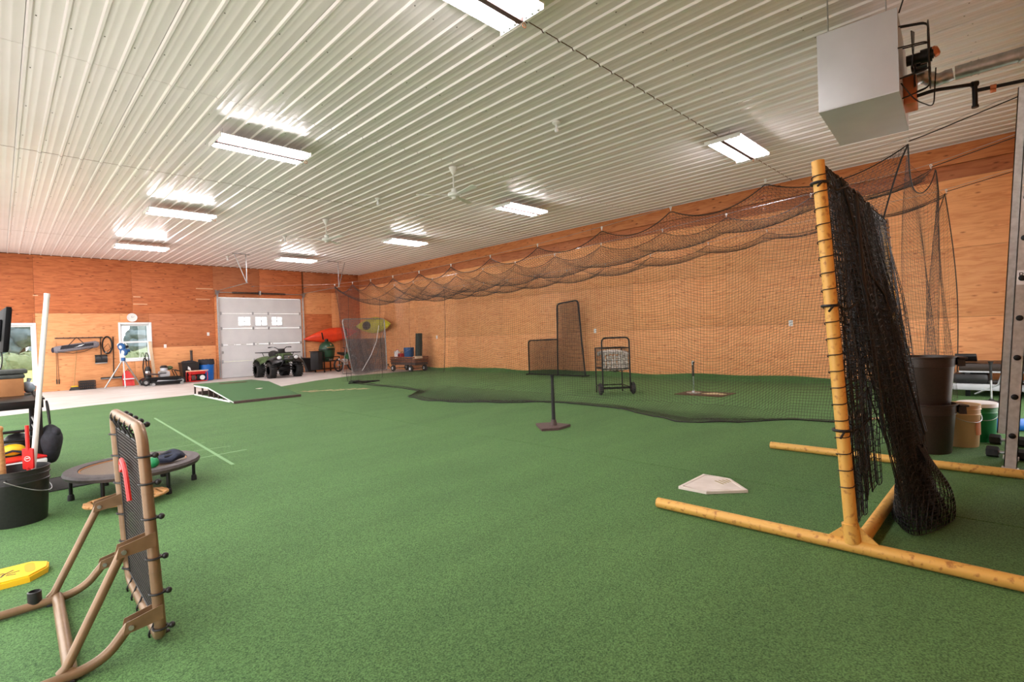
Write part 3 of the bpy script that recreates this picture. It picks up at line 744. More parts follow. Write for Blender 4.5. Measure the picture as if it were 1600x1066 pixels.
# end nets
def endnet(y0, zfun, seed, gather):
    n = 84; m_ = 62; P_ = np.zeros((n, m_, 3)); u = np.linspace(0, 1, n); s_ = np.linspace(0, 1, m_)
    for a in range(n):
        x = 7.15+4.1*u[a]; zt = zfun(u[a])
        P_[a, :, 0] = x+gather*s_*(.5-u[a])*.6+.07*np.sin(u[a]*26+seed)*s_; P_[a, :, 1] = y0+.10*np.sin(u[a]*22+seed)*s_**.7+.05*np.sin(9*u[a]+4*s_); P_[a, :, 2] = zt*(1-s_)+.03*s_
    return P_
def zend(y):
    def f(u):
        i, t = (0, u*2) if u < .5 else (1, u*2-1); t = min(t, 1)
        return float(cz(i, y)*(1-t)+cz(i+1, y)*t)-.04-.42*4*t*(1-t)
    return f
for nm, y0, sd, ga in (('near_end_net', YA, 1., .25), ('far_end_net', YB, 3., .3)):
    E_ = endnet(y0, zend(y0), sd, ga); put(nm, net_mesh(nm, [loc_(E_)], .0012, 'net_black'), cage)
    obj('top_rope', B().tube([tuple(p) for p in loc_(E_[:, 0, :])], .007, 6), 'black_cord', cage)
    obj('corner_rope', B().tube([tuple(p) for p in loc_(E_[-1, ::4, :])], .008, 6), 'black_cord', cage)
b = B()   # heavy gathered foot of the far corner
for k in range(5): b.tube([tuple(loc_(np.array([7.0+.9*t+.05*math.sin(k+8*t), 13.6-.5*t*(1-t)+.06*k*math.cos(5*t+k), .04+.03*math.sin(3*t+k)+.02*k*(t < .4)]))) for t in np.linspace(0, 1, 14)], .016, 6)
obj('gathered_hem', b, 'black_cord', cage)
for (x, y) in ((7.5, 14.4), (8.6, 14.45), (9.7, 14.45)):
    obj('hanging_line', B().tube([tuple(loc_(np.array([x+.02*math.sin(z*3), y, z]))) for z in np.linspace(.05, 2.6, 12)], .005, 5), 'black_cord', cage)
# ------------------------------------------------------------------ yellow pipe backstop with bunched net
bk = thing('backstop_frame', 'yellow pipe backstop frame with a torn bunched black net', 'backstop', (3.14, .65, 0))
PR = .034; FW, FH = 2.22, 2.1
def ly(x, z): return (.11+.06*x/FW)*z/FH          # the frame leans a little
for x in (0, FW):
    obj('base_pipe', B().cyl((x, 1.13, PR+.017), (x, -.98, PR+.017), PR, n=16), 'yellow_pipe', bk)
    obj('upright', B().cyl((x, 0, .05), (x, ly(x, FH), FH), PR*.94, n=16), 'yellow_pipe', bk)
    for s in (-1, 1):
        obj('gusset_plate', B().prism([(x-.004, s*.03, .075), (x-.004, s*.12, .078), (x-.004, s*.03, .16)], (.008, 0, 0)), 'yellow_pipe', bk)
    obj('base_socket', B().cyl((x, 0, .07), (x, .01, .17), .040, n=16), 'yellow_pipe', bk)
obj('top_pipe', B().cyl((-.02, ly(0, FH), FH-.03), (FW+.02, ly(FW, FH), FH-.03), PR*.7, n=14), 'black_metal', bk)
obj('cross_pipe', B().cyl((0, -.02, .056), (FW, -.02, .056), PR, n=16), 'yellow_pipe', bk)
for x in (0, FW):
    pts = []
    for k in range(20*12+1): a = k/12*2*PI; z = .32+1.74*k/240; pts.append((x+.037*math.cos(a), ly(x, z)+.037*math.sin(a), z+.012*math.sin(a)))
    obj('lacing_cord', B().tube(pts, .0028, 5), 'black_cord', bk)
obj('lacing_cord', B().tube([(k/150*FW, ly(k/150*FW, FH)+.03*math.cos(k/6*2*PI), FH-.03+.03*math.sin(k/6*2*PI)) for k in range(151)], .003, 5), 'black_cord', bk)
for z in (FH-.12, 1.32, .66):
    y = ly(0, z)
    obj('strap_tie', B().tube(arc((0, y, z), .040, 0, 2*PI, 14, 'xy')[:-1], .008, 6, True).tube([(-.03, y-.02, z), (-.08, y-.01, z-.03)], .006, 6).tube([(.03, y, z), (.15, y-.05, z-.02), (.3, y-.07, z+.03)], .006, 6), 'black_cord', bk)
sh = []
def sheet(nu, nv, fn):
    return np.array([[fn(u, v) for v in np.linspace(0, 1, nv)] for u in np.linspace(0, 1, nu)])
# the sheet laced to the frame, slack
def flat(u, v):
    x = FW*u+.02*math.sin(9*v+u*5); z = FH-.05-(1.72+.1*math.sin(11*u))*v
    return (x, ly(x, z)-.01-.06*math.sin(PI*v)*abs(math.sin(7*u+2*v))*math.sin(PI*u)-.04*v*math.sin(15*u)*math.sin(PI*u), z)
sh.append(sheet(50, 42, flat))
# bunched folds swept to the back and pooling on the turf
def fold(u0, u1, xb0, xb1, yb, zb, seed, dep, nu=34, nv=50):
    rs = np.random.RandomState(seed); p1, p2, p3 = rs.uniform(0, 6.28, 3)
    def f(u, v):
        g = v**.8; z = FH-.05-(FH-.05-zb)*v+.03*math.sin(u*17+p1+8*v)
        x = (FW*(u0+(u1-u0)*u))*(1-g)+(xb0+(xb1-xb0)*u)*g
        fo = dep*(math.sin(u*21+p1+3*v)+.6*math.sin(u*37+p2-5*v))*(.25+.75*math.sin(PI*min(1, v*1.15)))
        y = ly(x, z)-.03-yb*v**1.4+fo; x += .5*dep*math.sin(u*29+p3+6*v)
        return (x, y, max(z, .03))
    return sheet(nu, nv, f)
sh.append(fold(.02, .55, .30, .75, .16, .20, 1, .040))
sh.append(fold(.15, .80, .45, 1.15, .20, .06, 2, .045))
sh.append(fold(.12, .98, .55, 1.45, .17, .10, 3, .040, 44))
sh.append(fold(.0, .4, .06, .50, .03, .30, 4, .030, 28))
sh.append(fold(.10, .70, .50, 1.05, .23, .04, 6, .045))
sh.append(fold(.30, .60, .60, 1.0, .22, .05, 9, .035, 30))
for q, sd in ((1., 0.), (.8, 1.3), (.6, 2.1)):   # crumpled heap where the slack rests on the turf
    sh.append(sheet(44, 22, lambda u, v: (.80+q*.36*math.cos(2*PI*u)*math.cos(v*1.45)+.03*math.sin(19*u+sd+6*v), -.19+q*.14*math.sin(2*PI*u)*math.cos(v*1.45)+.025*math.sin(13*u+4*v+sd), .03+.40*math.sin(v*1.5)*q+.03*math.sin(9*u+7*v+sd)*v)))
sh.append(fold(.0, .30, .02, .34, -.02, .16, 11, .030, 26))
put('bunched_net', net_mesh('bunched_net', sh, .0025, 'net_dark'), bk)
for pts, r_ in (([(.30, 0, 1.95), (.32, -.02, 1.5), (.36, -.06, 1.0), (.30, -.1, .6)], .010), ([(.25, .06, FH-.05), (.5, 0, 1.55), (.8, -.04, 1.4), (.95, -.1, 1.0), (1.0, -.2, .5)], .008), ([(FW, .15, FH-.05), (FW+.0, .08, 1.4), (FW-.06, 0, .7), (FW-.2, -.1, .35)], .008)):
    obj('net_rope', B().tube(pts, r_, 6), 'black_cord', bk)

# ------------------------------------------------------------------ home plate
hp = B().prism([(-.216, .216, .017), (-.216, 0, .017), (0, -.216, .017), (.216, 0, .017), (.216, .216, .017)], (0, 0, .02))
o = obj('home_plate', hp, 'white_rubber', None, (3.82, 1.65, 0)); tag(o, 'white rubber home plate lying on the turf before the yellow frame', 'home plate')
mat('print_gold', S(168, 150, 104), .7)
b = B()
for k in range(4): b.box((.06+.03*k, .02-.012*k, .0375), (.015, .10-.012*k, .001), (0, 0, -.5))
obj('printed_mark', b, 'print_gold', o)
obj('bevel_edge', B().tube([(-.19, .19, .037), (-.19, .01, .037), (0, -.18, .037), (.19, .01, .037), (.19, .19, .037)], .003, 4, True), 'white_rubber', o)

# ------------------------------------------------------------------ batting tees
def tee(name, label, loc, h, base, mats):
    t = thing(name, label, 'batting tee', loc)
    if base == 'plate':
        obj('tee_base', B().prism([(-.22, .20, .017), (-.22, -.02, .017), (0, -.22, .017), (.22, -.02, .017), (.22, .20, .017)], (0, 0, .03)), mats[0], t)
        obj('tee_socket', B().lathe([(.045, .045), (.04, .08), (.032, .12)], 16), mats[0], t)
    else:
        obj('tee_base', B().lathe([(.13, .017), (.13, .026), (.04, .036), (.02, .06), (1e-6, .06)], 24), mats[0], t)
    obj('lower_stem', B().cyl((0, 0, .05), (0, 0, h*.58), .026 if base == 'plate' else .013, .022 if base == 'plate' else .013, 14), mats[1], t)
    obj('upper_stem', B().tube([(0, 0, h*.55), (0, 0, h*.58), (0, 0, h*.8), (0, 0, h-.03)], [.027, .024, .02, .018] if base == 'plate' else [.017, .017, .016, .018], 14), mats[2], t)
    obj('ball_cup', B().lathe([(.018, h-.05), (.024, h-.02), (.034, h), (.03, h), (.015, h-.02), (1e-6, h-.02)], 18), mats[2], t)
    return t
tt = tee('batting_tee', 'dark rubber batting tee on a home-plate base standing mid floor', (5.05, 4.32, 0), .70, 'plate', ('brown_rubber', 'black_rubber', 'black_rubber')); tt.rotation_euler.z = .9
tt = tee('batting_tee', 'slim chrome and black batting tee standing on the wooden mat inside the cage', (9.22, 4.4, .012), .60, 'disc', ('galv', 'chrome', 'black_rubber'))
obj('ball_clip', B().tube(arc((0, 0, .58), .035, 0, 2*PI, 12, 'xz')[:-1], .008, 6, True), 'white_plastic', tt)
tt = tee('batting_tee', 'short silver and black batting tee beside the treadmill', (10.16, .33, 0), .60, 'disc', ('black_rubber', 'galv', 'black_rubber'))
hm = thing('hitting_mat', 'brown wooden hitting mat with worn bare patch under the slim tee', 'mat', (9.22, 4.19, 0))
mat('mat_brown', S(92, 62, 36), .8, c2=S(74, 50, 30), sc=9)
obj('mat_board', B().rng(-.32, .32, -.45, .45, .017, .027, .003), 'mat_brown', hm)
b = B(); pts = []
for k in range(22): a = 2*PI*k/22; rr = 1+.18*math.sin(3*a+1)+.1*math.sin(7*a); pts.append((.02+.2*rr*math.cos(a)*.6, -.18+.2*rr*math.sin(a), .0272))
obj('bare_patch', B().prism(pts, (0, 0, .004)), 'straw', hm, label='pale bare worn patch')

# ------------------------------------------------------------------ L-screen
ls = thing('pitching_screen', 'black framed L-shaped pitching screen leaning beside the wall net', 'pitching screen', (11.47, 9.65, 0))
path = rounded([(0, -1.05, .03), (0, -.94, 1.3), (.0, -.88, 2.16), (.0, -.12, 2.10), (0, -.06, .04)], .12, 4)
fr = B().tube(path, .024, 10)
fr2 = B().tube(rounded([(0, -.07, 1.08), (0, 1.07, 1.06), (0, 1.07, .03)], .12, 4), .022, 10)
obj('tall_frame', fr, 'black_metal', ls); obj('low_frame', fr2, 'black_metal', ls)
obj('foot_bar', B().cyl((-.14, -1.05, .04), (.18, -1.05, .04), .02, n=10).cyl((-.14, 1.07, .04), (.18, 1.07, .04), .02, n=10).cyl((0, -1.05, .04), (0, 1.07, .04), .018, n=10), 'black_metal', ls)
g1 = sheet(18, 48, lambda u, v: (-.02-.03*math.sin(PI*u)*math.sin(PI*v), (-1.04+.12*v)*(1-u)+(-.08-.04*v)*u, .06+2.04*v))
g2 = sheet(25, 24, lambda u, v: (-.02-.04*math.sin(PI*u)*math.sin(PI*v), -.06+1.12*u, .06+.99*v))
o = put('screen_net', net_mesh('screen_net', [g1, g1+np.array([.05, .02, .02]), g2, g2+np.array([.05, .02, .02])], .0032, 'net_dark'), ls)

# ------------------------------------------------------------------ ball cart with balls
bc = thing('ball_cart', 'black wire ball cart with two wheels, full of baseballs', 'ball cart', (8.59, 5.77, .016), .86)
# local x: depth away from camera side, local y: width
Wd, Dp = .27, .27
b = B()
for x in (-Dp, Dp):
    for y in (-Wd, Wd):
        z1 = 1.1 if x < 0 else .90
        if x > 0: obj('leg', B().cyl((x, y, 0), (x, y, z1), .014, n=10), 'black_metal', bc)
obj('handle_frame', B().tube(rounded([(-Dp, -Wd, .05), (-Dp, -Wd, 1.1), (-Dp, Wd, 1.1), (-Dp, Wd, .05)], .09, 5), .016, 10), 'black_metal', bc)
for z in (.90, .50, .14):
    obj('ring_bar', B().tube([(-Dp, -Wd, z), (Dp, -Wd, z), (Dp, Wd, z), (-Dp, Wd, z)], .011, 8, True), 'black_metal', bc)
b = B()
for k in range(13):
    y = -Wd+2*Wd*k/12; b.tube([(-Dp, y, .9), (-Dp, y, .5), (0, y*.8, .43), (Dp, y, .5), (Dp, y, .9)], .0028, 5)
    x = -Dp+2*Dp*k/12; b.tube([(x, -Wd, .9), (x, -Wd, .5), (x*.8, 0, .43), (x, Wd, .5), (x, Wd, .9)], .0028, 5)
for z in (.58, .66, .74, .82): b.tube([(-Dp, -Wd, z), (Dp, -Wd, z), (Dp, Wd, z), (-Dp, Wd, z)], .0028, 5, True)
obj('wire_basket', b, 'black_metal', bc)
for s in (-1, 1):
    w_ = obj('wheel', B().lathe([(.03, -.025), (.085, -.03), (.112, -.02), (.118, 0), (.112, .02), (.085, .03), (.03, .025)], 24, (-Dp, s*(Wd+.05), .119), (PI/2, 0, 0)), 'black_rubber', bc)
    obj('wheel_hub', B().lathe([(1e-6, -.032), (.05, -.032), (.06, -.02), (.06, .02), (.05, .032), (1e-6, .032)], 18, (-Dp, s*(Wd+.05), .119), (PI/2, 0, 0)), 'brown_rubber', w_)
obj('axle', B().cyl((-Dp, -Wd-.06, .119), (-Dp, Wd+.06, .119), .01, n=8), 'black_metal', bc)
bb = B().sph((0, 0, 0), .037, nu=14, nv=9)
bm_ball = mesh('baseball', bb, 'ball_leather')
cnt = 0; rs = np.random.RandomState(2)
for lz in range(6):
    z = .50+lz*.056
    n = 7
    of = (.007 if lz % 2 else -.007)
    for i in range(n):
        for j in range(n):
            x = -.222+.444*i/(n-1)+of; y = -.222+.444*j/(n-1)-of
            if abs(x) > .232 or abs(y) > .232: continue
            if lz < 5 and not (i == 0 or j == 0): continue
            x += rs.uniform(-.008, .008); y += rs.uniform(-.008, .008)
            zz = z+(.0 if lz < 5 else .05*(1-(x*x+y*y)/.1)) + rs.uniform(-.004, .004)
            o = put('baseball', bm_ball, None, (8.59+.6524*x-.7578*y, 5.77+.7578*x+.6524*y, .016+zz), (rs.uniform(0, 6), rs.uniform(0, 6), 0))
            tag(o, 'scuffed white baseball in the wire basket of the ball cart', 'baseball', 'baseballs in the ball cart')

# ------------------------------------------------------------------ pitching mound
mat('mound_turf', S(44, 84, 44), .85, c2=S(70, 112, 62), sc=150, bump=.3)
mo = thing('pitching_mound', 'portable turf-covered wooden pitching mound with open white frame', 'pitching mound', (3.45, 11.7, .016))
MW, ML = 1.36, 3.1; hi = .26; s0, s1 = 1.85, ML
obj('ramp_deck', B().prism([(-.01, -.02, .03), (-.01, s0, hi), (-.01, s0, hi+.02), (-.01, -.02, .05)], (MW+.02, 0, 0)), 'mound_turf', mo)
obj('top_deck', B().rng(-.01, MW+.01, s0+.002, s1, hi-.002, hi+.02, .003), 'mound_turf', mo)
obj('front_board', B().rng(-.02, MW+.02, -.06, -.022, .0, .055, .004), 'brown_rubber', mo)
for x in (.0, MW-.04):
    obj('side_rail', B().prism([(x, 0, .0), (x, s0, hi-.045), (x, s0, hi), (x, 0, .03)], (.035, 0, 0)), 'white_paint', mo)
    obj('bottom_rail', B().rng(x, x+.035, .3, s1, .0, .035, .003), 'white_paint', mo)
    obj('top_rail', B().rng(x, x+.035, s0, s1, hi-.045, hi-.003, .003), 'white_paint', mo)
    for y in (.75, 1.1, 1.45, 1.85, 2.4, s1-.03):
        zt = hi-.02 if y >= s0 else .02+(hi-.04)*y/s0
        obj('strut', B().rng(x, x+.035, y-.02, y+.02, .03, zt, .003), 'brown_rubber', mo)
for y in (.9, 1.9, 2.9): obj('cross_brace', B().rng(.04, MW-.05, y-.02, y+.02, .0, .10, .003), 'brown_rubber', mo)
obj('pitching_rubber', B().rng(.38, .98, 2.25, 2.40, hi+.018, hi+.03, .004), 'mat_brown', mo, label='brown pitching rubber strip')
o = B().prism([(.0, .0, 0), (.10, .03, 0), (.16, .0, 0), (.12, -.03, 0), (.07, -.06, 0)], (0, 0, .006)).xf(loc=(.78, 1.05, .181), rot=(math.atan2(hi-.03, s0), 0, 0))
obj('white_marker', o, 'white_rubber', mo, label='small white painted mark')

# ------------------------------------------------------------------ rebounder (foreground)
rb = thing('rebounder_net', 'tan steel pitch-back rebounder with black bungee-tied net in the left foreground', 'rebounder', (.43, 2.48, .016), math.radians(-1))
TR = .021; FWd, FHt = .82, .86; lean = -.03
def fp(y, z): return (lean*z/FHt, y+.07*z, z)
rr = [(fp(FWd/2+a, FHt/2+c+.024)) for a, c in rrect(FWd, FHt-.0, .085, 6)]
obj('net_frame', B().tube(rr, TR, 14, True), 'tan_metal', rb)
b = B()
for (y, z, d) in ((0, .30, 'z'), (FWd, .30, 'z'), (0, .62, 'z')): 
    p = fp(y, z); q = fp(y, z+.004); b.cyl(p, q, TR+.0015, n=14)
obj('frame_joint', b, 'tan_metal', rb)
def bracket(y, z, s): 
    p = Vector(fp(y, z)); b = B()
    for sy in (-.024, .024): b.prism([(p.x+.01, p.y+sy-.002, p.z+.028), (p.x-.11, p.y+sy-.002, p.z-.0), (p.x-.12, p.y+sy-.002, p.z-.045), (p.x+.01, p.y+sy-.002, p.z-.03)], (0, .004, 0))
    obj('bracket', b, 'tan_metal', rb)
    obj('bolt', B().cyl((p.x-.095, p.y-.034, p.z-.022), (p.x-.095, p.y+.034, p.z-.022), .009, n=8), 'galv', rb)
    return (p.x-.095, p.y, p.z-.022)
for y, sgn in ((0.0, -1), (FWd, 1)):
    up = bracket(y, .44, sgn); lo = bracket(y, .15, sgn)
    obj('upper_strut', B().tube([up, (-.29, y+.015, .05), (-.31, y+.015, .03)], .017, 12), 'tan_metal', rb)
    obj('base_rail', B().tube(rounded([lo, (lo[0]-.07, y, .05), (-.24, y, .022), (-.55, y-.02, .022), (-.74, y-.03, .022)], .10, 6), .019, 12), 'tan_metal', rb)
    if y > 0: obj('socket_cap', B().lathe([(.024, .02), (.026, .03), (.026, .075), (.021, .078), (.019, .06), (1e-6, .06)], 16, (-.36, y, .01)), 'black_plastic', rb)
    obj('foot_pad', B().rng(-.32, -.27, y-.024, y+.024, .0, .012, .003), 'black_rubber', rb)
obj('cross_tube', B().cyl((-.28, .0, .028), (-.28, FWd+.01, .028), .022, n=14), 'tan_metal', rb)
gn = sheet(44, 46, lambda u, v: tuple(np.array(fp(.06+(FWd-.12)*u, .07+(FHt-.12)*v))+np.array([.012*math.sin(PI*u)*math.sin(PI*v), 0, 0])))
put('bounce_net', net_mesh('bounce_net', [gn], .0014, 'net_bounce'), rb)
obj('net_border', B().tube([tuple(p) for p in list(gn[:, 0])+list(gn[-1, 1:])+list(gn[::-1, -1])[1:]+list(gn[0, ::-1])[1:-1]], .005, 6, True), 'black_cord', rb)
def bungee(y, z, iy, iz):   # loop round the frame tube with a ball
    p = Vector(fp(y, z)); n = Vector((0, iy, iz)); t = Vector((0, -iz, iy)); xo = Vector((1, 0, 0))
    loop = [p+(n*math.cos(a)+xo*math.sin(a))*(TR+.005)*1.02 for a in np.linspace(0, 2*PI, 14)[:-1]]
    b = B().tube(loop, .0042, 6, True).tube([p+xo*(TR+.004), p+n*.06+xo*.005], .004, 6).tube([p-xo*(TR+.004), p+n*.06], .004, 6)
    o = obj('bungee_loop', b, 'black_cord', rb); q = p+xo*(TR+.012)-n*.012
    obj('bungee_ball', B().sph(q+xo*.004, .0125, nu=12, nv=8).cyl(q-xo*.012, q, .006, n=6), 'black_plastic', o)
for z in (.08, .22, .36, .52, .66, .77): bungee(0, z, 1, 0); bungee(FWd, z, -1, 0)
for y in (.12, .27, .42, .57, .70): bungee(y, FHt+.01, 0, -1); bungee(y, .012+.0, 0, 1)
for pts, r_ in (([(.54, .66), (.50, .685), (.44, .67), (.40, .63), (.38, .58), (.36, .52)], .010), ([(.47, .64), (.50, .66), (.52, .63)], .012)):
    b = B().tube([tuple(np.array(fp(y, z))+np.array([-.02, 0, 0])) for y, z in pts], r_, 8)
    obj('red_cord', b, 'red_plastic', rb, label='red cord tied to the net')

# ------------------------------------------------------------------ yellow kneeling pad
yp = thing('kneeling_board', 'bright yellow plastic board with hand slot lying on the turf', 'board', (.0, 3.84, .016))
ol = [(-.30, -.12), (.08, -.12), (.155, -.03), (.165, .06), (.10, .13), (-.30, .13)]
b = B().prism([(x, y, 0) for x, y in ol], (0, 0, .028)).prism([(x*.97-.002, y*.93, .028) for x, y in ol], (0, 0, .008))
obj('board_body', b, 'yellow_plastic', yp)
mat('slot_shade', S(206, 156, 24), .5)  # darker copy of the board's yellow, with the recess shade painted in
obj('hand_slot', B().prism([(x*.07+.085, y*.16+.02, .0362) for x, y in rrect(.6, 1, .25)], (0, 0, .0006)), 'slot_shade', yp, label='flat oval hand slot, recess shade put into darker yellow')
b = B()
for k, (x, y, l, a) in enumerate(((.0, .02, .06, .8), (.02, .0, .05, .2), (-.02, -.01, .05, 1.2), (.01, -.03, .04, -.3), (-.03, .02, .03, .5))): b.box((x-.0, y, .0366), (l, .008, .001), (0, 0, a))
obj('printed_logo', b, 'black_plastic', yp, label='black scribble logo')

# ------------------------------------------------------------------ mini trampoline and what lies on it
tp = thing('mini_trampoline', 'small round exercise trampoline with grey padded rim and black legs', 'trampoline', (.80, 5.42, .016))
TRr = .475; tz = .215
obj('rim_pad', B().lathe([(TRr-.10, tz+.002), (TRr-.095, tz+.016), (TRr-.05, tz+.024), (TRr-.005, tz+.016), (TRr+.004, tz-.004), (TRr-.01, tz-.03), (TRr-.02, tz-.03), (TRr-.012, tz-.005), (TRr-.1, tz-.002), (TRr-.10, tz+.002)], 56), mat('pad_grey', S(66, 58, 58), .6, c2=S(78, 70, 70), sc=30, bump=.15), tp)
obj('jump_mat', B().lathe([(1e-6, tz-.004), (.12, tz-.004), (.2, tz-.002), (.3, tz+.0), (TRr-.115, tz+.002), (TRr-.09, tz+.003)], 48), mat('mat_mesh', S(110, 92, 74), .55, c2=S(96, 80, 64), sc=140), tp)
obj('mat_hem', B().tube([((TRr-.105)*math.cos(a), (TRr-.105)*math.sin(a), tz+.005) for a in np.linspace(0, 2*PI, 48)[:-1]], .006, 6, True), 'cardboard', tp)
for k in range(6):
    a = k*PI/3+.91; x, y = (TRr-.05)*math.cos(a), (TRr-.05)*math.sin(a)
    l = obj('leg', B().cyl((x, y, .0), (x, y, tz-.02), .014, n=10), 'black_metal', tp)
    obj('rubber_foot', B().lathe([(.022, 0), (.024, .01), (.02, .045), (.014, .05)], 12, (x, y, 0)), 'black_rubber', l)
gb = obj('rubber_ball', B().sph((0, 0, 0), .045, nu=18, nv=12), 'green_plastic', None, (.87, 5.09, tz+.016+.052)); tag(gb, 'small green ball resting on the trampoline', 'ball')
obj('ball_band', B().tube([(.0452*math.cos(a), .0452*math.sin(a), 0) for a in np.linspace(0, 2*PI, 24)[:-1]], .0012, 4, True), 'green_plastic', gb)
gl = thing('rolled_jacket', 'crumpled dark navy cloth with a strap lying on the trampoline', 'cloth', (1.01, 5.24, tz+.034))
b = B().sph((0, 0, .03), .1, (1.15, 1.0, .42), 24, 12); rs = np.random.RandomState(4)
b.v = [(x*(1+.18*math.sin(14*y+5*x)), y*(1+.15*math.sin(17*x)), max(.0, z+.018*math.sin(30*x+11*y)+.008*math.sin(47*y))) for x, y, z in b.v]
obj('cloth_body', b, 'navy_fabric', gl)
obj('strap', B().tube([(-.08, -.02, .04), (-.16, -.03, .018), (-.22, -.05, .012)], [.02, .012, .012], 8), 'dark_fabric', gl)
obj('fold', B().tube([(-.06, .04, .05), (.0, .0, .075), (.07, -.02, .05)], .012, 8).tube([(-.04, -.05, .05), (.04, -.06, .055), (.1, .01, .03)], .010, 8), 'dark_fabric', gl)
bmx = obj('floor_mat', B().box((0, 0, .004), (.34, .62, .008), ch=.002), 'black_rubber', None, (.40, 6.28, .0165), (0, 0, .1)); tag(bmx, 'flat black rubber mat on the turf behind the bucket', 'mat')
obj('mat_rib', B().rng(-.15, .15, -.29, -.28, .008, .010).rng(-.15, .15, .28, .29, .008, .010), 'black_rubber', bmx)
dc = thing('balance_board', 'oval slatted wooden balance board lying in front of the trampoline', 'balance board', (.67, 4.92, .016), .1)
for k in range(9):
    x = -.235+.47*k/8; hh = .16*math.sqrt(max(.05, 1-(x/.27)**2))
    obj('slat', B().rng(x-.021, x+.021, -hh, hh, .055, .072, .004), 'wood_tan', dc)
rr = [(.262*math.cos(a), .172*math.sin(a), .06) for a in np.linspace(0, 2*PI, 36)[:-1]]
obj('rim_band', B().tube(rr, .012, 8, True), 'wood_tan', dc)
obj('rocker', B().lathe([(1e-6, 0), (.05, .008), (.08, .035), (.08, .052), (1e-6, .052)], 20), 'wood_tan', dc)

# ------------------------------------------------------------------ left edge: bucket with bats, bench, screen
def bucket(name, label, loc, r, h_, m, cat='bucket', rim=True, handle=0., lid=None):
    t = thing(name, label, cat, loc)
    obj('bucket_body', B().lathe([(r*.86, .0), (r*.88, .01), (r*.97, h_*.74), (r*1.0, h_*.76), (r*1.0, h_*.78), (r*.975, h_*.79), (r*.985, h_*.88), (r*1.02, h_*.885), (r*1.02, h_*.90), (r*.99, h_*.91), (r, h_*.985), (r*1.03, h_*.99), (r*1.03, h_), (r*.96, h_), (r*.94, h_*.9), (r*.83, .02), (1e-6, .02)], 36), m, t)
    a0 = handle
    pts = [(r*1.03*math.cos(a0+a), r*1.03*math.sin(a0+a), h_*.86-.42*r*math.sin(a)*1.6) for a in np.linspace(0, PI, 18)]
    hd = obj('wire_handle', B().tube(pts, .0032, 6), 'galv', t)
    for s in (0, -1): obj('handle_ear', B().cyl(pts[s], (pts[s][0]*.96, pts[s][1]*.96, pts[s][2]), .012, n=10), m, hd)
    if lid: obj('lid', B().lathe([(1e-6, h_+.012), (r*.98, h_+.012), (r*1.06, h_+.006), (r*1.06, h_-.03), (r*1.035, h_-.03), (r*1.03, h_), (1e-6, h_+.002)], 36), lid, t)
    return t
BK = (.06, 5.12)
bucket('bat_bucket', 'black plastic bucket full of bats at the left edge', (BK[0], BK[1], .016), .185, .385, 'black_plastic', 'bucket', handle=-1.9)
def bat(name, label, p0, p1, prof, m, cat='bat', knob=None):
    p0 = Vector(p0); p1 = Vector(p1); n = len(prof); o = thing(name, label, cat, tuple(p0))
    d = p1-p0; obj('barrel', B().tube([d*t for t, r in prof], [r for t, r in prof], 14), m, o)
    if knob: obj('knob', B().sph(d, knob, nu=12, nv=8), m, o)
    return o
bat('wooden_bat', 'pale wooden bat standing upright in the black bucket', (BK[0]-.075, BK[1]-.03, .05), (BK[0]-.07, BK[1]-.05, .70), [(0, .03), (.3, .032), (.7, .025), (.97, .016), (1, .02)], 'wood_tan', knob=.021)
pp = thing('white_pole', 'long white plastic pole rising out of the black bucket', 'pole', (BK[0]+.065, BK[1]+.05, .05))
pd = Vector((.155, .12, 1.62))
obj('pole_tube', B().tube([(0, 0, 0), pd], .017, 14), 'white_plastic', pp)
obj('pole_cap', B().tube([pd*.985, pd*1.002], .0185, 14), 'white_plastic', pp)
rp = thing('red_paddle', 'red plastic paddle with a round white emblem standing in the bucket', 'paddle', (BK[0]+.07, BK[1]-.02, .06), -.75)
obj('paddle_blade', B().prism([(x, -.006, z+.40) for x, z in rrect(.075, .15, .012, 3)], (0, .012, 0)), 'red_plastic', rp)
obj('paddle_shaft', B().cyl((0, 0, .46), (0, 0, .64), .012, n=10).cyl((0, 0, .0), (0, 0, .34), .012, n=10), 'red_plastic', rp)
b = B().tube([(.02*math.cos(a), -.0075, .40+.017*math.sin(a)) for a in np.linspace(0, 2*PI, 20)[:-1]], .002, 5, True).cyl((-.012, -.0075, .40), (.012, -.0075, .405), .003, n=6)
obj('emblem', b, 'white_plastic', rp, label='white round emblem')
# work bench rack
rk = thing('equipment_rack', 'black metal equipment bench with shelf at the left edge', 'rack', (.0, 6.75, .016))
obj('table_top', B().rng(-.33, .27, -.60, .75, .72, .79, .005), 'black_metal', rk)
obj('top_lip', B().rng(.23, .28, -.60, .75, .79, .805, .003), 'black_metal', rk)
for (x, y) in ((.235, -.57), (.235, .72), (-.30, -.57), (-.30, .72)): obj('leg', B().rng(x-.025, x+.025, y-.02, y+.02, 0, .72, .003), 'black_metal', rk)
obj('lower_shelf', B().rng(-.31, .25, -.58, .73, .30, .33, .004), 'black_metal', rk)
for z in (.45, .53): obj('side_rail', B().cyl((-.3, -.57, z), (.235, -.57, z), .012, n=8).cyl((.235, -.57, z), (.235, .72, z), .012, n=8), 'black_metal', rk)
cb = thing('cardboard_box', 'brown cardboard box with grey flap on top of the black bench', 'box', (.03, 7.15, .807))
obj('box_body', B().rng(-.2, .14, -.2, .25, 0, .17, .003), 'cardboard', cb)
obj('box_tape', B().rng(.10, .1405, -.03, .03, .0, .1705), 'cream_plastic', cb)
gf = thing('folded_mat', 'dark grey folded mat lying on the cardboard box', 'mat', (.03, 7.15, .978))
mat('grey_foam', S(74, 78, 74), .7, c2=S(60, 62, 60), sc=20)
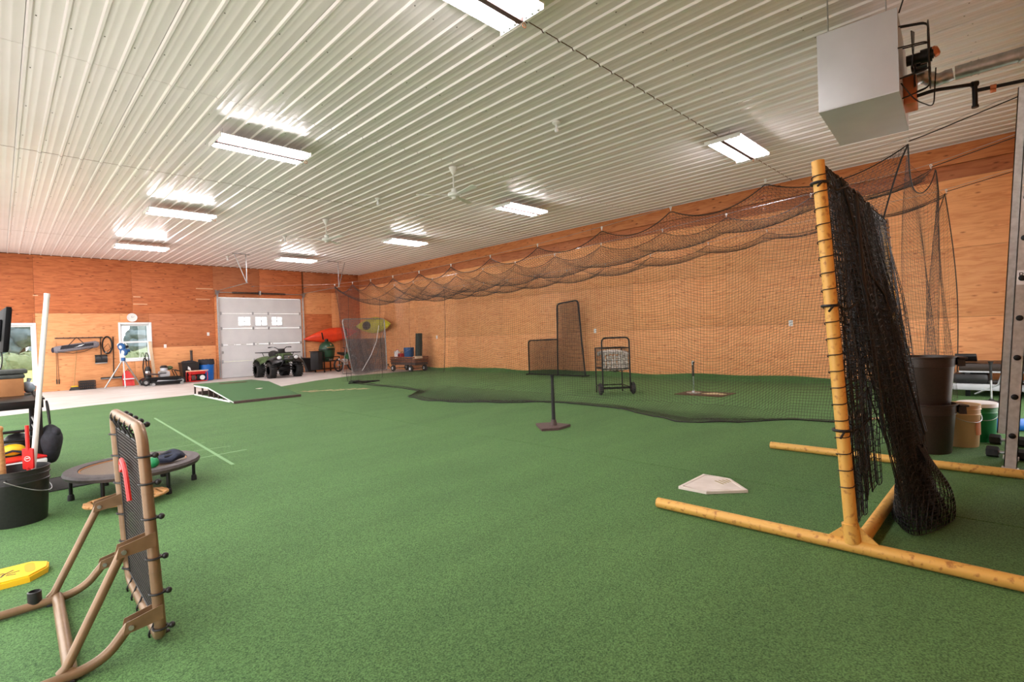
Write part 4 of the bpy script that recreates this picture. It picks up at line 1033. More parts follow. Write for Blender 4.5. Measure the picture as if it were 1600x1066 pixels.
for k in range(2): obj('fold_layer', B().rng(-.2, .15+.02*k, -.2, .25, .045*k, .045*k+.04, .012), 'grey_foam', gf)
tv = thing('wall_screen', 'black flat screen on a swing arm seen edge-on at the left edge', 'television', (.055, 8.3, 1.49))
obj('screen_panel', B().box((0, 0, 0), (.045, .84, .50), (0, .09, .06), .006), 'screen_black', tv)
obj('screen_glass', B().box((.026, .0, .0), (.004, .80, .46), (0, .09, .06)), 'black_metal', tv)
obj('mount_plate', B().box((-.04, 0, 0), (.03, .2, .25), (0, .09, .06), .004), 'black_metal', tv)
obj('swing_arm', B().tube([(-.05, 0, -.05), (-.2, .12, -.05), (-.40, 0, -.05)], .02, 8).rng(-.42, -.405, -.1, .1, -.2, .15), 'black_metal', tv)
obj('screen_cable', B().tube(rounded([(-.03, -.1, -.2), (-.02, -.2, -.36), (-.06, -.25, -.5), (-.1, -.3, -.68)], .1), .006, 6), 'black_cord', tv)
# stored gear under the bench
cl = thing('cooler', 'teal cooler box with white lid and red band under the bench', 'cooler', (.12, 6.0, .016), .3)
obj('cooler_body', B().rng(-.16, .12, -.11, .11, .0, .26, .02), 'teal_plastic', cl); obj('cooler_lid', B().rng(-.165, .125, -.115, .115, .262, .31, .015), 'vinyl', cl); obj('cooler_band', B().rng(-.163, .123, -.113, .113, .312, .33, .006), 'red_plastic', cl)
bg = thing('duffel_bag', 'crumpled black bag with strap hanging from the corner of the bench', 'bag', (.31, 6.22, .40))
b = B().sph((0, 0, .0), .13, (.62, 1.0, 1.25), 20, 14); b.v = [(x*(1+.14*math.sin(18*z+6*y)), y*(1+.16*math.sin(13*z)), z+.02*math.sin(25*y)) for x, y, z in b.v]
obj('bag_body', b, 'dark_fabric', bg); obj('bag_strap', B().tube(rounded([(.0, -.02, .18), (-.01, -.05, .34), (-.02, -.03, .40), (-.01, .06, .30), (0, .05, .17)], .06), .008, 6), 'black_cord', bg)
obj('bag_flap', B().sph((.03, -.03, .10), .07, (.6, 1.1, .7), 14, 8), 'dark_fabric', bg)
hl = thing('batting_helmet', 'black batting helmet on the lower shelf of the bench', 'helmet', (.10, 6.42, .347))
obj('helmet_shell', B().lathe([(.11, 0), (.115, .05), (.10, .11), (.06, .15), (1e-6, .165)], 22), 'black_plastic', hl); obj('helmet_bill', B().prism([(.08, -.08, .03), (.19, -.05, .02), (.19, .05, .02), (.08, .08, .03)], (0, 0, .008)), 'black_plastic', hl)
yg = thing('yellow_glove', 'yellow and orange padded item on the bench rail shelf', 'pad', (.06, 6.15, .347))
b = B().sph((0, 0, .05), .07, (1.2, .8, .7), 16, 10); obj('pad_body', b, 'yellow_plastic', yg); obj('pad_strap', B().tube([(-.06, -.06, .03), (0, -.07, .05), (.06, -.06, .03)], .01, 6), 'dark_fabric', yg)
bt = thing('clear_bag', 'pale blue plastic bag on the bench beside the box', 'bag', (.21, 7.28, .81))
b = B().sph((0, 0, .06), .06, (.8, 1.4, 1.0), 16, 10); b.v = [(x+.01*math.sin(40*z), y+.012*math.sin(31*x+20*z), max(0, z)) for x, y, z in b.v]; obj('bag_body', b, mat('pale_blue', S(170, 190, 214), .4), bt); obj('bag_knot', B().tube([(0, 0, .11), (.01, .01, .15)], [.012, .02], 8), 'pale_blue', bt)
# ------------------------------------------------------------------ right edge: cans, pails, ladder, treadmill
def can(label, loc, rz, r=.235, h_=.45):
    t = thing('trash_can', label, 'trash can', loc, rz, 'stacked brown cans')
    obj('can_body', B().lathe([(r*.80, 0), (r*.82, .012), (r*.95, h_*.78), (r*.955, h_*.79), (r*.985, h_*.795), (r, h_*.97), (r*1.04, h_*.98), (r*1.04, h_), (r*.98, h_), (r*.93, h_*.8), (r*.79, .02), (1e-6, .02)], 40), 'brown_can', t)
    for s in (-1, 1):
        b = B().prism([(-.075, 0, .0), (.075, 0, 0), (.09, 0, -.085), (.06, 0, -.075), (-.06, 0, -.075), (-.09, 0, -.085)], (0, .055, 0)).xf(loc=(0, r*.985, h_*.985))
        b.box((0, r+.035, h_*.985-.012), (.19, .07, .02), ch=.008)
        if s < 0: b.xf(rot=(0, 0, PI))
        obj('can_handle', b, 'brown_can', t)
    return t
can('lower dark brown plastic can of the stack of two, standing on the turf', (6.08, .66, .016), -2.75)
can('upper dark brown plastic can stacked on another can', (6.08, .66, .445), -2.7)
p = bucket('paint_pail', 'cream plastic pail with an orange label beside the brown cans', (6.52, .44, .016), .155, .40, 'cream_plastic', handle=2.4)
obj('paper_label', B().grid(np.array([[(.1535*math.cos(a), .1535*math.sin(a), z) for z in (.12, .25)] for a in np.linspace(-2.25, -1.75, 8)])), mat('label_orange', S(206, 120, 60), .6), p, label='orange printed label')
p = bucket('paint_pail', 'green plastic pail with a white lid beside the cream pail', (6.88, .33, .016), .15, .37, 'green_plastic', handle=2.0, lid='vinyl')
# leather glove-like ball and blue foam roller
fb = thing('foam_roller', 'blue foam roller lying next to the ladder foot', 'foam roller', (7.6, .10, .016), 2.2)
obj('foam_tube', B().lathe([(.03, -.22), (.06, -.22), (.066, -.21), (.066, .21), (.06, .22), (.03, .22), (.028, .2), (.028, -.2), (.03, -.22)], 20, (0, 0, .067), (0, 1.57, 0)), 'blue_plastic', fb)
obj('foam_core', B().cyl((-.22, 0, .067), (.22, 0, .067), .027, n=12), 'blue_paint', fb)
bw = bat('wooden_club', 'brown wooden club lying on the turf behind the green pail', (7.75, .38, .05), (8.05, .20, .05), [(0, .022), (.2, .034), (.7, .034), (1, .02)], 'wood_tan', 'club', knob=.024)
for k, (x, y) in enumerate(((6.72, .10), (6.08, .10))):
    d = thing('dumbbell', ('black rubber dumbbell farther from the yellow pipe, beside the ladder foot', 'black rubber dumbbell nearer the yellow pipe, beside the ladder foot')[k], 'dumbbell', (x, y, .016), 1.45, 'black dumbbells')
    for s in (-1, 1): obj('weight_head', B().lathe([(.03, -.04), (.045, -.04), (.05, -.03), (.05, .03), (.045, .04), (.03, .04)], 6, (s*.10, 0, .046), (0, PI/2, 0)), 'black_rubber', d)
    obj('grip', B().cyl((-.07, 0, .046), (.07, 0, .046), .015, n=10), 'galv', d)
# extension ladder leaning on the near wall
ld = thing('extension_ladder', 'aluminium extension ladder leaning upright at the right edge', 'ladder', (5.53, .085, .016))
tilt = math.atan2(.25, 3.95); LL = 2.96
def lp(x, y, z): return (x, y*math.cos(tilt)-z*math.sin(tilt), y*math.sin(tilt)+z*math.cos(tilt)+.01)
for sec, (xa, xb_, yo, z0, z1) in enumerate(((.0, .46, 0, .03, LL), (.045, .415, .05, .28, LL))):
    for x, s in ((xa, 1), (xb_, -1)):
        b = B()
        for (y0, y1, dx0, dx1) in ((-.038, .038, 0, .006), (-.038, -.032, 0, .026), (.032, .038, 0, .026)):
            q = B().rng(min(x+s*dx0, x+s*dx1), max(x+s*dx0, x+s*dx1), yo+y0, yo+y1, z0, z1); b.add(q.v, q.f)
        b.v = [lp(*p) for p in b.v]; obj('rail', b, 'alu', ld)
    z = .28 if sec == 0 else .38
    while z < z1-.1:
        b = B().cyl((xa-.004, yo, z), (xb_+.004, yo, z), .017, n=10)
        b.v = [lp(*p) for p in b.v]; rg = obj('rung', b, 'alu', ld)
        if sec == 0:
            b = B().lathe([(1e-6, -.010), (.013, -.010), (.022, -.006), (.022, 0), (1e-6, 0)], 12, (xa-.001, yo, z), (0, PI/2, 0)); b.v = [lp(*p) for p in b.v]; obj('rung_rivet', b, 'black_metal', rg)
        z += .305
for x in (.0, .46):
    b = B().rng(x-.02, x+.035, -.05, .05, .0, .03, .004); b.v = [lp(*p) for p in b.v]; obj('foot', b, 'alu', ld)
b = B().rng(-.0025, -.001, -.03, .03, 1.45, 1.56); b.v = [lp(*p) for p in b.v]; st = obj('sticker', b, 'vinyl', ld, label='white sticker with a letter')
fc = bpy.data.curves.new('txt', 'FONT'); fc.body = 'P'; fc.size = .055; fo = bpy.data.objects.new('txt', fc); COL.objects.link(fo)
bpy.context.view_layer.update(); tm = bpy.data.meshes.new_from_object(fo.evaluated_get(bpy.context.evaluated_depsgraph_get())); bpy.data.objects.remove(fo)
tm.materials.clear(); tm.materials.append(MATS['black_plastic']); put('letter', tm, st, lp(-.0032, .02, 1.505), (PI/2-.0, 0, -PI/2))
# treadmill
tm_ = thing('treadmill', 'dark folding treadmill standing along the right wall', 'treadmill', (11.15, -.08, .016))
obj('running_deck', B().rng(-.33, .33, -.4, .85, .10, .16, .01), 'black_rubber', tm_)
for s in (-1, 1): obj('side_rail', B().rng(s*.39-.06, s*.39+.06, -.4, .88, .10, .20, .015), 'heater_grey', tm_)
obj('motor_hood', B().rng(-.42, .42, .45, .88, .20, .36, .05), 'black_plastic', tm_)
obj('upper_deck', B().rng(-.42, .40, -.4, .80, .40, .52, .02), 'brown_can', tm_)
obj('upper_trim', B().rng(-.425, -.40, -.4, .80, .375, .40, .004), 'heater_grey', tm_)
for y in (-.3, .7): obj('support_leg', B().rng(-.40, -.34, y-.03, y+.03, .0, .42, .004), 'black_metal', tm_)
obj('console', B().box((-.25, .72, .60), (.2, .26, .05), (0, .5, 0), .01), 'black_plastic', tm_)
obj('brace', B().tube([(-.42, .62, .04), (-.45, .35, .2), (-.43, .3, .38)], .014, 8), 'galv', tm_)
obj('transport_wheel', B().lathe([(.02, -.02), (.07, -.02), (.075, 0), (.07, .02), (.02, .02)], 18, (-.46, .0, .20), (0, PI/2, 0)), 'black_rubber', tm_)
rs = np.random.RandomState(8); b = B()
for k in range(11): a = rs.uniform(0, 6.28); b.tube([(7.35+rs.uniform(-.02, .25), 1.55+rs.uniform(-.2, .2), .03+rs.uniform(0, .05)), (7.5+rs.uniform(-.1, .3), 1.5+rs.uniform(-.2, .2), .05), (7.75+rs.uniform(-.2, .2), 1.45+rs.uniform(-.25, .25), .03)], .012, 6)
o = obj('rope_heap', b, 'wood_tan'); tag(o, 'small tangled heap of tan rope on the turf at the cage corner', 'rope')

# ------------------------------------------------------------------ far wall things
WF = Y1-.014
rb_ = thing('hook_rack', 'dark hook rail screwed to the light plywood far wall', 'hook rail', (1.87, WF, 1.66))
obj('rail_board', B().rng(-.60, .58, -.02, 0, -.015, .02, .003), 'brown_rubber', rb_)
for k in range(8): x = -.55+k*.155; obj('hook', B().tube([(x, -.02, 0), (x, -.06, -.01), (x, -.085, .025)], .008, 6), 'black_metal', rb_)
bgx = thing('bat_bag', 'long black and grey sports bag with white swoosh hung on the hook rail', 'bag', (1.77, WF-.14, 1.37), 0)
b = B().tube([(-.56, 0, -.08), (-.5, 0, -.075), (0, 0, .0), (.5, 0, .07), (.57, 0, .08)], [.07, .105, .115, .11, .06], 16); obj('bag_body', b, 'grey_fabric', bgx)
obj('bag_panel', B().prism([(-.4, -.105, -.07), (.42, -.10, .03), (.42, -.105, .12), (-.36, -.105, .05)], (0, -.018, 0)), 'dark_fabric', bgx)
obj('swoosh', B().prism([(-.08, -.124, -.02), (.12, -.124, .03), (.20, -.124, .085), (.06, -.124, .045), (.02, -.124, .015)], (0, -.004, 0)), 'vinyl', bgx, label='white swoosh emblem')
obj('bag_end', B().sph((-.56, 0, -.08), .085, (.5, 1, 1), 16, 10), 'navy_fabric', bgx)
obj('bag_strap', B().tube([(-.2, -.09, .05), (-.02, -.10, .28), (.03, -.1, .29), (.18, -.09, .1)], .012, 6).tube([(-.45, -.08, -.14), (-.1, -.1, -.2), (.2, -.1, -.15), (.4, -.08, -.04)], .010, 6), 'black_cord', bgx)
jr = thing('jump_rope', 'thin jump rope with black handles hanging from the hook rail', 'jump rope', (1.30, WF-.012, 1.64))
obj('cord', B().tube([(-.02, 0, -1.3), (-.01, 0, -.5), (0, -.02, 0), (.02, 0, -.5), (.03, 0, -1.3)], .005, 6), 'black_cord', jr)
for x in (-.025, .03): obj('handle', B().cyl((x, 0, -1.42), (x, 0, -1.27), .014, n=8), 'black_plastic', jr)
br = thing('push_broom', 'broom with pale wooden handle leaning on the far wall under the bag', 'broom', (1.69, 21.30, 0))
obj('handle', B().tube([(-.03, 0, .10), (.09, .18, 1.25)], .013, 8), 'wood_tan', br)
obj('broom_head', B().rng(-.10, .07, -.05, .05, .10, .14, .01), 'yellow_plastic', br); obj('bristles', B().prism([(-.10, -.05, .10), (.07, -.05, .10), (.10, -.08, .0), (-.15, -.08, .0)], (0, .12, 0)), 'black_plastic', br)
cr = thing('plastic_crate', 'black ventilated plastic crate on the concrete by the far wall', 'crate', (1.99, 21.32, 0))
b = B()
for z in (.0, .09, .17, .25): b.rng(-.2, .2, -.16, -.145, z, z+.03).rng(-.2, .2, .145, .16, z, z+.03).rng(-.2, -.185, -.145, .145, z, z+.03).rng(.185, .2, -.145, .145, z, z+.03)
for k in range(9): x = -.195+.39*k/8; b.rng(x-.01, x+.01, -.158, -.147, 0, .27).rng(x-.01, x+.01, .147, .158, 0, .27)
obj('crate_wall', b, 'black_plastic', cr); obj('crate_bottom', B().rng(-.19, .19, -.15, .15, .0, .012), 'black_plastic', cr)
ss = thing('snow_shovel', 'black snow shovel with T-handle hung blade-down on the far wall', 'shovel', (2.39, WF-.05, .80))
obj('blade', B().grid(np.array([[(x, -.05+.10*((z-.14)/.14)**2*.6, z) for z in np.linspace(0, .29, 6)] for x in (-.16, 0, .16)])).grid(np.array([[(x, -.057+.10*((z-.14)/.14)**2*.6, z) for z in np.linspace(0, .29, 6)] for x in (-.16, 0, .16)])), 'black_plastic', ss)
obj('wear_strip', B().rng(-.16, .16, -.03, -.012, .0, .03, .003), 'galv', ss)
obj('shaft', B().tube([(.0, -.05, .10), (0, -.02, .85)], .014, 8), 'black_metal', ss); obj('grip', B().cyl((-.07, -.02, .86), (.07, -.02, .86), .016, n=8), 'black_plastic', ss)
hs = thing('hose_coil', 'coiled black hose hanging on the far wall beside the shovel', 'hose', (2.56, WF-.05, 1.40))
b = B()
for k in range(5): b.tube([((.115+.006*k)*math.cos(a), -.012*k*.7, (.26+.008*k)*math.sin(a)) for a in np.linspace(0, 2*PI, 30)[:-1]], .011, 6, True)
b.tube([(-.1, -.06, -.1), (.02, -.07, .05), (.08, -.07, -.12), (-.03, -.06, -.22)], .01, 6)
obj('hose_loop', b, 'black_rubber', hs); obj('hose_end', B().cyl((-.03, -.06, -.22), (-.06, -.06, -.26), .014, n=8), 'galv', hs)
sq = thing('floor_squeegee', 'wide black floor squeegee with upright handle hung on the far wall', 'squeegee', (2.70, WF-.045, .27))
obj('handle', B().tube([(0, 0, .05), (.03, .015, 1.41)], .014, 8), 'black_metal', sq); obj('squeegee_blade', B().rng(-.34, .32, -.03, .03, .0, .07, .008), 'black_rubber', sq); obj('metal_edge', B().rng(-.34, .32, -.034, -.03, .01, .03), 'galv', sq)
obj('wall_hook', B().tube([(.03, .045, 1.40), (.03, -.02, 1.40), (.03, -.025, 1.42)], .006, 6), 'galv', sq)
ck = thing('wall_clock', 'round white wall clock above the sash window', 'clock', (3.27, WF, 2.315))
obj('clock_rim', B().lathe([(.12, 0), (.145, 0), (.148, .02), (.14, .035), (.125, .03), (.12, .0)], 32, (0, 0, 0), (PI/2, 0, 0)), 'vinyl', ck); obj('clock_face', B().lathe([(1e-6, .012), (.125, .012), (.125, .0), (1e-6, 0)], 32, (0, 0, 0), (PI/2, 0, 0)), 'white_paint', ck)
obj('clock_hand', B().box((.03, -.016, .015), (.08, .003, .007), (0, -.5, 0)).box((-.01, -.016, .03), (.007, .003, .06), (0, .3, 0)), 'black_plastic', ck)
b = B()
for k in range(12): a = k*PI/6; b.box((.108*math.sin(a), -.014, .108*math.cos(a)), (.006, .003, .014), (0, a, 0))
obj('hour_mark', b, 'heater_grey', ck)
def outlet(label, loc, rz):
    t = thing('outlet_plate', label, 'outlet', loc, rz, 'white outlet plates on the walls')
    obj('cover_plate', B().box((0, -.004, 0), (.08, .008, .125), ch=.002), 'vinyl', t); obj('receptacle', B().rng(-.018, .018, -.012, -.006, .008, .042, .004).rng(-.018, .018, -.012, -.006, -.042, -.008, .004), 'white_plastic', t)
    return t
outlet('white outlet plate on the far wall right of the sash window', (4.19, WF, 1.30), 0); outlet('white switch plate on the far wall left of the garage door', (5.56, WF, 1.70), 0)
for y, lab in ((15.76, 'white outlet plate on the right wall behind the far netting, near the wagon'), (8.45, 'white outlet plate on the right wall beside the tall pitching screen'), (3.44, 'white outlet plate on the right wall nearest the yellow backstop frame')): outlet(lab, (X1-.014, y, 1.28), -PI/2)
# pitching machine
pm = thing('pitching_machine', 'blue and white wheel pitching machine on a grey tripod before the window', 'pitching machine', (2.85, 20.6, 0))
obj('leg', B().tube([(-.02, 0, .90), (-.50, .05, .02)], .020, 8), 'galv', pm); obj('leg', B().tube([(0, .0, .90), (-.03, -.38, .02)], .020, 8), 'galv', pm); obj('leg', B().tube([(.02, 0, .90), (.46, .15, .02)], .020, 8), 'galv', pm)
obj('tripod_head', B().lathe([(.03, .86), (.06, .88), (.06, .95), (.04, .98)], 14), 'blue_paint', pm)
obj('machine_body', B().box((0, 0, 1.06), (.10, .16, .18), ch=.02), 'vinyl', pm)
for z, yo in ((1.32, .0), (1.16, -.05)):
    w_ = obj('throwing_wheel', B().lathe([(.06, -.04), (.115, -.045), (.13, -.02), (.13, .02), (.115, .045), (.06, .04)], 24, (-.03 if z > 1.2 else .02, yo, z), (0, 1.35, .5)), 'blue_paint', pm)
    obj('wheel_hub', B().lathe([(1e-6, -.055), (.045, -.055), (.07, -.03), (.07, .03), (.045, .055), (1e-6, .055)], 14, (-.03 if z > 1.2 else .02, yo, z), (0, 1.35, .5)), 'vinyl', w_)
obj('feed_chute', B().tube([(.05, .1, 1.30), (.16, .12, 1.33)], [.05, .04], 10), 'black_plastic', pm); obj('motor', B().cyl((.06, 0, 1.18), (.17, .03, 1.2), .05, n=14), 'blue_paint', pm); obj('top_guard', B().tube(arc((-.03, -.06, 1.34), .13, .2, 2.9, 8, 'xz'), .012, 6), 'vinyl', pm)
rsx = thing('red_tray', 'red plastic scoop-shaped tray leaning on the wall behind the tripod', 'tray', (3.06, 21.32, 0))
obj('tray_shell', B().prism([(-.15, 0, .02), (.17, 0, .0), (.16, .03, .27), (.03, .16, .52), (-.08, .16, .50), (-.15, .1, .35)], (0, .02, 0)), 'red_plastic', rsx); obj('tray_lip', B().rng(-.14, .17, -.05, 0, .22, .26, .008), 'vinyl', rsx); obj('tray_handle', B().tube([(-.02, .15, .5), (.02, .14, .58), (.06, .15, .5)], .012, 6), 'black_plastic', rsx)
vc = thing('upright_vacuum', 'black upright vacuum cleaner beside the sash window', 'vacuum cleaner', (3.60, 21.22, 0))
obj('vacuum_head', B().rng(-.13, .13, -.16, .10, .0, .12, .03), 'black_plastic', vc); obj('dust_canister', B().lathe([(.07, .12), (.10, .2), (.10, .5), (.06, .62)], 18), 'black_plastic', vc); obj('canister_band', B().lathe([(.101, .38), (.103, .4), (.103, .44), (.101, .46)], 18), 'chrome', vc)
obj('vacuum_handle', B().tube(rounded([(-.02, .03, .6), (-.05, .08, .95), (-.01, .1, 1.13), (.05, .09, 1.0), (.04, .05, .62)], .08), .014, 8), 'dark_fabric', vc); obj('vacuum_hose', B().tube(rounded([(-.09, -.02, .2), (-.14, 0, .6), (-.08, .05, .95), (-.0, .03, .8)], .12), .018, 8), 'black_rubber', vc)
wb = thing('leaning_plank', 'pale wooden plank leaning against the far wall beside the window', 'plank', (3.84, 21.36, 0))
obj('plank_board', B().box((-.06, .05, .74), (.09, .035, 1.47), (-.08, -.06, 0), .004), mat('pale_wood', S(232, 206, 176), .6, c2=S(216, 186, 150), sc=8, st=(8, 8, 1)), wb); obj('plank_end', B().box((-.1, .11, 1.47), (.092, .037, .012), (-.08, -.06, 0)), 'wood_tan', wb)
# mower deck / engine heap split into things
mw = thing('lawn_mower', 'dark push mower with grey engine parked along the far wall', 'lawn mower', (3.92, 20.75, 0))
obj('mower_deck', B().prism([(-.5, -.25, .12), (.45, -.28, .12), (.55, 0, .12), (.45, .24, .12), (-.5, .22, .12), (-.58, 0, .12)], (0, 0, .14)), 'black_metal', mw)
obj('deck_plate', B().box((-.3, -.1, .37), (.36, .3, .05), (0, .1, 0), .01), 'brown_rubber', mw); obj('engine', B().rng(-.1, .2, -.15, .15, .26, .45, .03).cyl((.05, 0, .45), (.05, 0, .56), .11, n=16), 'heater_grey', mw); obj('engine_top', B().lathe([(.11, .56), (.12, .58), (.08, .64), (1e-6, .65)], 18, (.05, 0, 0)), 'black_plastic', mw)
obj('fuel_tank', B().sph((.22, .05, .55), .09, (1.2, 1, .8), 14, 8), 'green_matte', mw); obj('muffler', B().cyl((-.12, -.18, .42), (.08, -.18, .42), .045, n=12), 'galv', mw)
for (x, y) in ((-.52, -.3), (.5, -.3), (-.52, .25), (.5, .25)):
    w_ = obj('wheel', B().lathe([(.05, -.03), (.10, -.032), (.115, 0), (.10, .032), (.05, .03)], 20, (x, y, .115), (PI/2, 0, 0)), 'black_rubber', mw); obj('wheel_hub', B().lathe([(1e-6, -.034), (.055, -.034), (.055, .034), (1e-6, .034)], 14, (x, y, .115), (PI/2, 0, 0)), 'galv', mw)
obj('push_handle', B().tube(rounded([(.4, -.22, .25), (.3, -.18, .50), (.5, -.18, .42), (.5, .18, .42), (.3, .18, .50), (.4, .2, .25)], .08), .014, 8), 'black_metal', mw)
fj = thing('floor_jack', 'low black floor jack with steel wheels in front of the mower', 'floor jack', (3.95, 20.26, 0))
obj('jack_frame', B().rng(-.42, .42, -.11, -.08, .03, .14, .005).rng(-.42, .42, .08, .11, .03, .14, .005).rng(-.42, -.3, -.08, .08, .05, .1), 'black_metal', fj); obj('lift_arm', B().prism([(-.3, -.04, .1), (.3, -.04, .08), (.38, -.04, .13), (-.25, -.04, .18)], (0, .08, 0)), 'heater_grey', fj); obj('saddle', B().lathe([(.05, .12), (.06, .14), (.06, .155), (1e-6, .155)], 14, (.36, 0, 0)), 'galv', fj)
for (x, y) in ((-.4, -.13), (.4, -.13), (-.4, .13), (.4, .13)): obj('steel_wheel', B().lathe([(.015, -.02), (.05, -.02), (.05, .02), (.015, .02)], 16, (x, y, .05), (PI/2, 0, 0)), 'galv', fj)
obj('jack_handle', B().tube([(-.35, 0, .12), (-.55, -.02, .18)], .016, 8), 'black_metal', fj)
tb = thing('wheeled_bin', 'black trash bin with bag liner left of the blue barrel', 'trash bin', (4.82, 21.22, 0))
obj('bin_body', B().prism([(-.22, -.2, 0), (.22, -.2, 0), (.22, .2, 0), (-.22, .2, 0)], (0, 0, .02)).add([(-.22, -.2, .02), (.22, -.2, .02), (.22, .2, .02), (-.22, .2, .02), (-.27, -.25, .68), (.27, -.25, .68), (.27, .25, .68), (-.27, .25, .68)], [(0, 1, 5, 4), (1, 2, 6, 5), (2, 3, 7, 6), (3, 0, 4, 7)]), 'black_plastic', tb)
obj('bin_rim', B().tube([(-.27, -.25, .68), (.27, -.25, .68), (.27, .25, .68), (-.27, .25, .68)], .016, 8, True), 'black_plastic', tb)
b = B().sph((0, 0, .66), .25, (1.05, .98, .35), 22, 10); b.v = [(x, y, z+.02*math.sin(30*x+17*y)) for x, y, z in b.v]; obj('bag_liner', b, 'dark_fabric', tb); obj('paper_scrap', B().prism([(-.1, -.275, .45), (.0, -.27, .40), (-.02, -.275, .5), (-.09, -.272, .56)], (0, -.004, 0)), 'vinyl', tb)
ps = thing('pipe_offcut', 'short dark pipe standing upright in the black bin', 'pipe', (4.92, 21.25, .76)); obj('pipe_wall', B().lathe([(.035, -.2), (.04, -.2), (.04, .36), (.03, .36), (.03, -.2)], 14), 'brown_can', ps); obj('pipe_collar', B().lathe([(.041, .30), (.045, .31), (.045, .35), (.041, .36)], 14), 'brown_can', ps)
bbx = thing('blue_barrel', 'blue plastic barrel with black bag liner beside the garage door', 'barrel', (5.38, 21.24, 0))
obj('barrel_body', B().lathe([(.20, 0), (.22, .02), (.235, .25), (.24, .27), (.235, .29), (.245, .55), (.25, .62), (.24, .66), (1e-6, .64)], 32), 'blue_plastic', bbx); b = B().lathe([(.255, .58), (.262, .60), (.26, .68), (.25, .76), (.235, .77), (.22, .72), (1e-6, .66)], 32); b.v = [(x*(1+.02*math.sin(17*math.atan2(y, x))), y*(1+.02*math.sin(13*math.atan2(y, x))), z+.012*math.sin(11*math.atan2(y, x))) for x, y, z in b.v]; obj('bag_liner', b, 'dark_fabric', bbx)
gn_ = thing('generator', 'red portable generator on the floor in front of the black bin', 'generator', (4.95, 20.75, 0), .1)
for y in (-.17, .17): obj('tube_frame', B().tube(rounded([(-.28, y, .03), (.28, y, .03), (.28, y, .36), (-.28, y, .36), (-.28, y, .03)], .06), .014, 8), 'red_plastic', gn_)
obj('fuel_tank', B().rng(-.24, .24, -.15, .15, .27, .35, .03), 'red_plastic', gn_); obj('engine_block', B().rng(-.05, .24, -.14, .14, .05, .26, .03), 'black_metal', gn_); obj('alternator', B().cyl((-.26, 0, .15), (-.05, 0, .15), .095, n=18), 'red_plastic', gn_); obj('fan_cover', B().lathe([(.02, -.02), (.08, -.015), (.085, .0), (.08, .01)], 18, (.12, -.15, .15), (PI/2, 0, 0)), 'vinyl', gn_); obj('panel', B().rng(-.22, -.1, -.16, -.14, .08, .24, .005), 'brown_rubber', gn_)
obj('carry_bar', B().rng(-.36, .36, -.06, -.02, .372, .41, .008), 'pale_wood', gn_)

# ------------------------------------------------------------------ ATV
av = thing('quad_bike', 'dark green all-terrain quad bike parked before the garage door', 'ATV', (7.42, 19.85, 0))
def wheel(x, y, r, wd, front):
    prof = [(r*.55, -wd/2), (r*.9, -wd/2), (r*.99, -wd*.36), (r, 0), (r*.99, wd*.36), (r*.9, wd/2), (r*.55, wd/2), (r*.5, 0), (r*.55, -wd/2)]
    w_ = obj('tire', B().lathe(prof, 28, (x, y, r), (0, PI/2, 0)), 'black_rubber', av)
    b = B()
    for k in range(18):
        a = 2*PI*k/18
        for s in (-1, 1): b.box((x+s*wd*.25, y+(r+.004)*math.cos(a+s*.08), r+(r+.004)*math.sin(a+s*.08)), (wd*.5, .035, .03), (a+s*.08-PI/2, 0, s*.0))
    obj('tread_lug', b, 'black_rubber', w_)
    sx = 1 if x > 0 else -1
    obj('wheel_rim', B().lathe([(1e-6, .0), (.05, .02), (.06, .05), (r*.5, .03), (r*.55, wd*.42), (r*.5, wd*.3), (r*.45, -.02), (1e-6, -.02)], 20, (x, y, r), (0, sx*PI/2, 0)), 'black_metal', w_)
for x, y, fr in ((-.47, -.60, 1), (.47, -.60, 1), (-.47, .64, 0), (.47, .64, 0)): wheel(x, y, .285, .22 if fr else .26, fr)
obj('frame_belly', B().rng(-.2, .2, -.62, .66, .26, .40, .03), 'black_metal', av); obj('engine', B().rng(-.17, .17, -.25, .35, .34, .62, .04), 'black_metal', av)
for y in (-.60, .64): obj('axle', B().cyl((-.38, y, .30), (.38, y, .30), .03, n=10).cyl((-.2, y, .42), (-.40, y, .31), .018, n=8).cyl((.2, y, .42), (.40, y, .31), .018, n=8), 'black_metal', av)
def fender(y0, y1, s, front):
    Pg = []
    for u in np.linspace(0, 1, 9):
        a = PI*(.08+.84*u); yc = (y0+y1)/2; L_ = (y1-y0)/2
        z = .50+.24*math.sin(a); y = yc-L_*math.cos(a)*1.05
        Pg.append([(s*.16, y, z+.05), (s*.34, y, z+.03), (s*.50, y, z-.02), (s*.56, y, z-.07)])
    b = B().grid(np.array(Pg)); Pg2 = np.array(Pg)-np.array([0, 0, .02]); b.grid(Pg2); return b
for s in (-1, 1):
    obj('front_fender', fender(-.98, -.22, s, 1), 'black_plastic', av); obj('rear_fender', fender(.24, 1.02, s, 0), 'green_matte', av)
    obj('headlight', B().sph((s*.30, -.93, .74), .075, (1.15, .55, .85), 16, 10), 'vinyl', av); obj('headlight_bezel', B().tube([(s*.30+.09*math.cos(a), -.93, .74+.07*math.sin(a)) for a in np.linspace(0, 2*PI, 20)[:-1]], .012, 6, True), 'black_plastic', av)
    obj('side_panel', B().prism([(s*.2, -.3, .45), (s*.24, .3, .45), (s*.22, .25, .75), (s*.19, -.35, .8)], (s*.03, 0, 0)), 'green_matte', av); obj('foot_well', B().rng(min(s*.2, s*.48), max(s*.2, s*.48), -.2, .26, .33, .36, .008), 'black_plastic', av)
obj('nose_cowl', B().prism([(-.24, -.88, .62), (.24, -.88, .62), (.20, -.98, .68), (.16, -.95, .85), (-.16, -.95, .85), (-.20, -.98, .68)], (0, .16, .05)), 'green_matte', av)
obj('grille', B().rng(-.16, .16, -1.0, -.985, .66, .82, .01), 'black_metal', av)
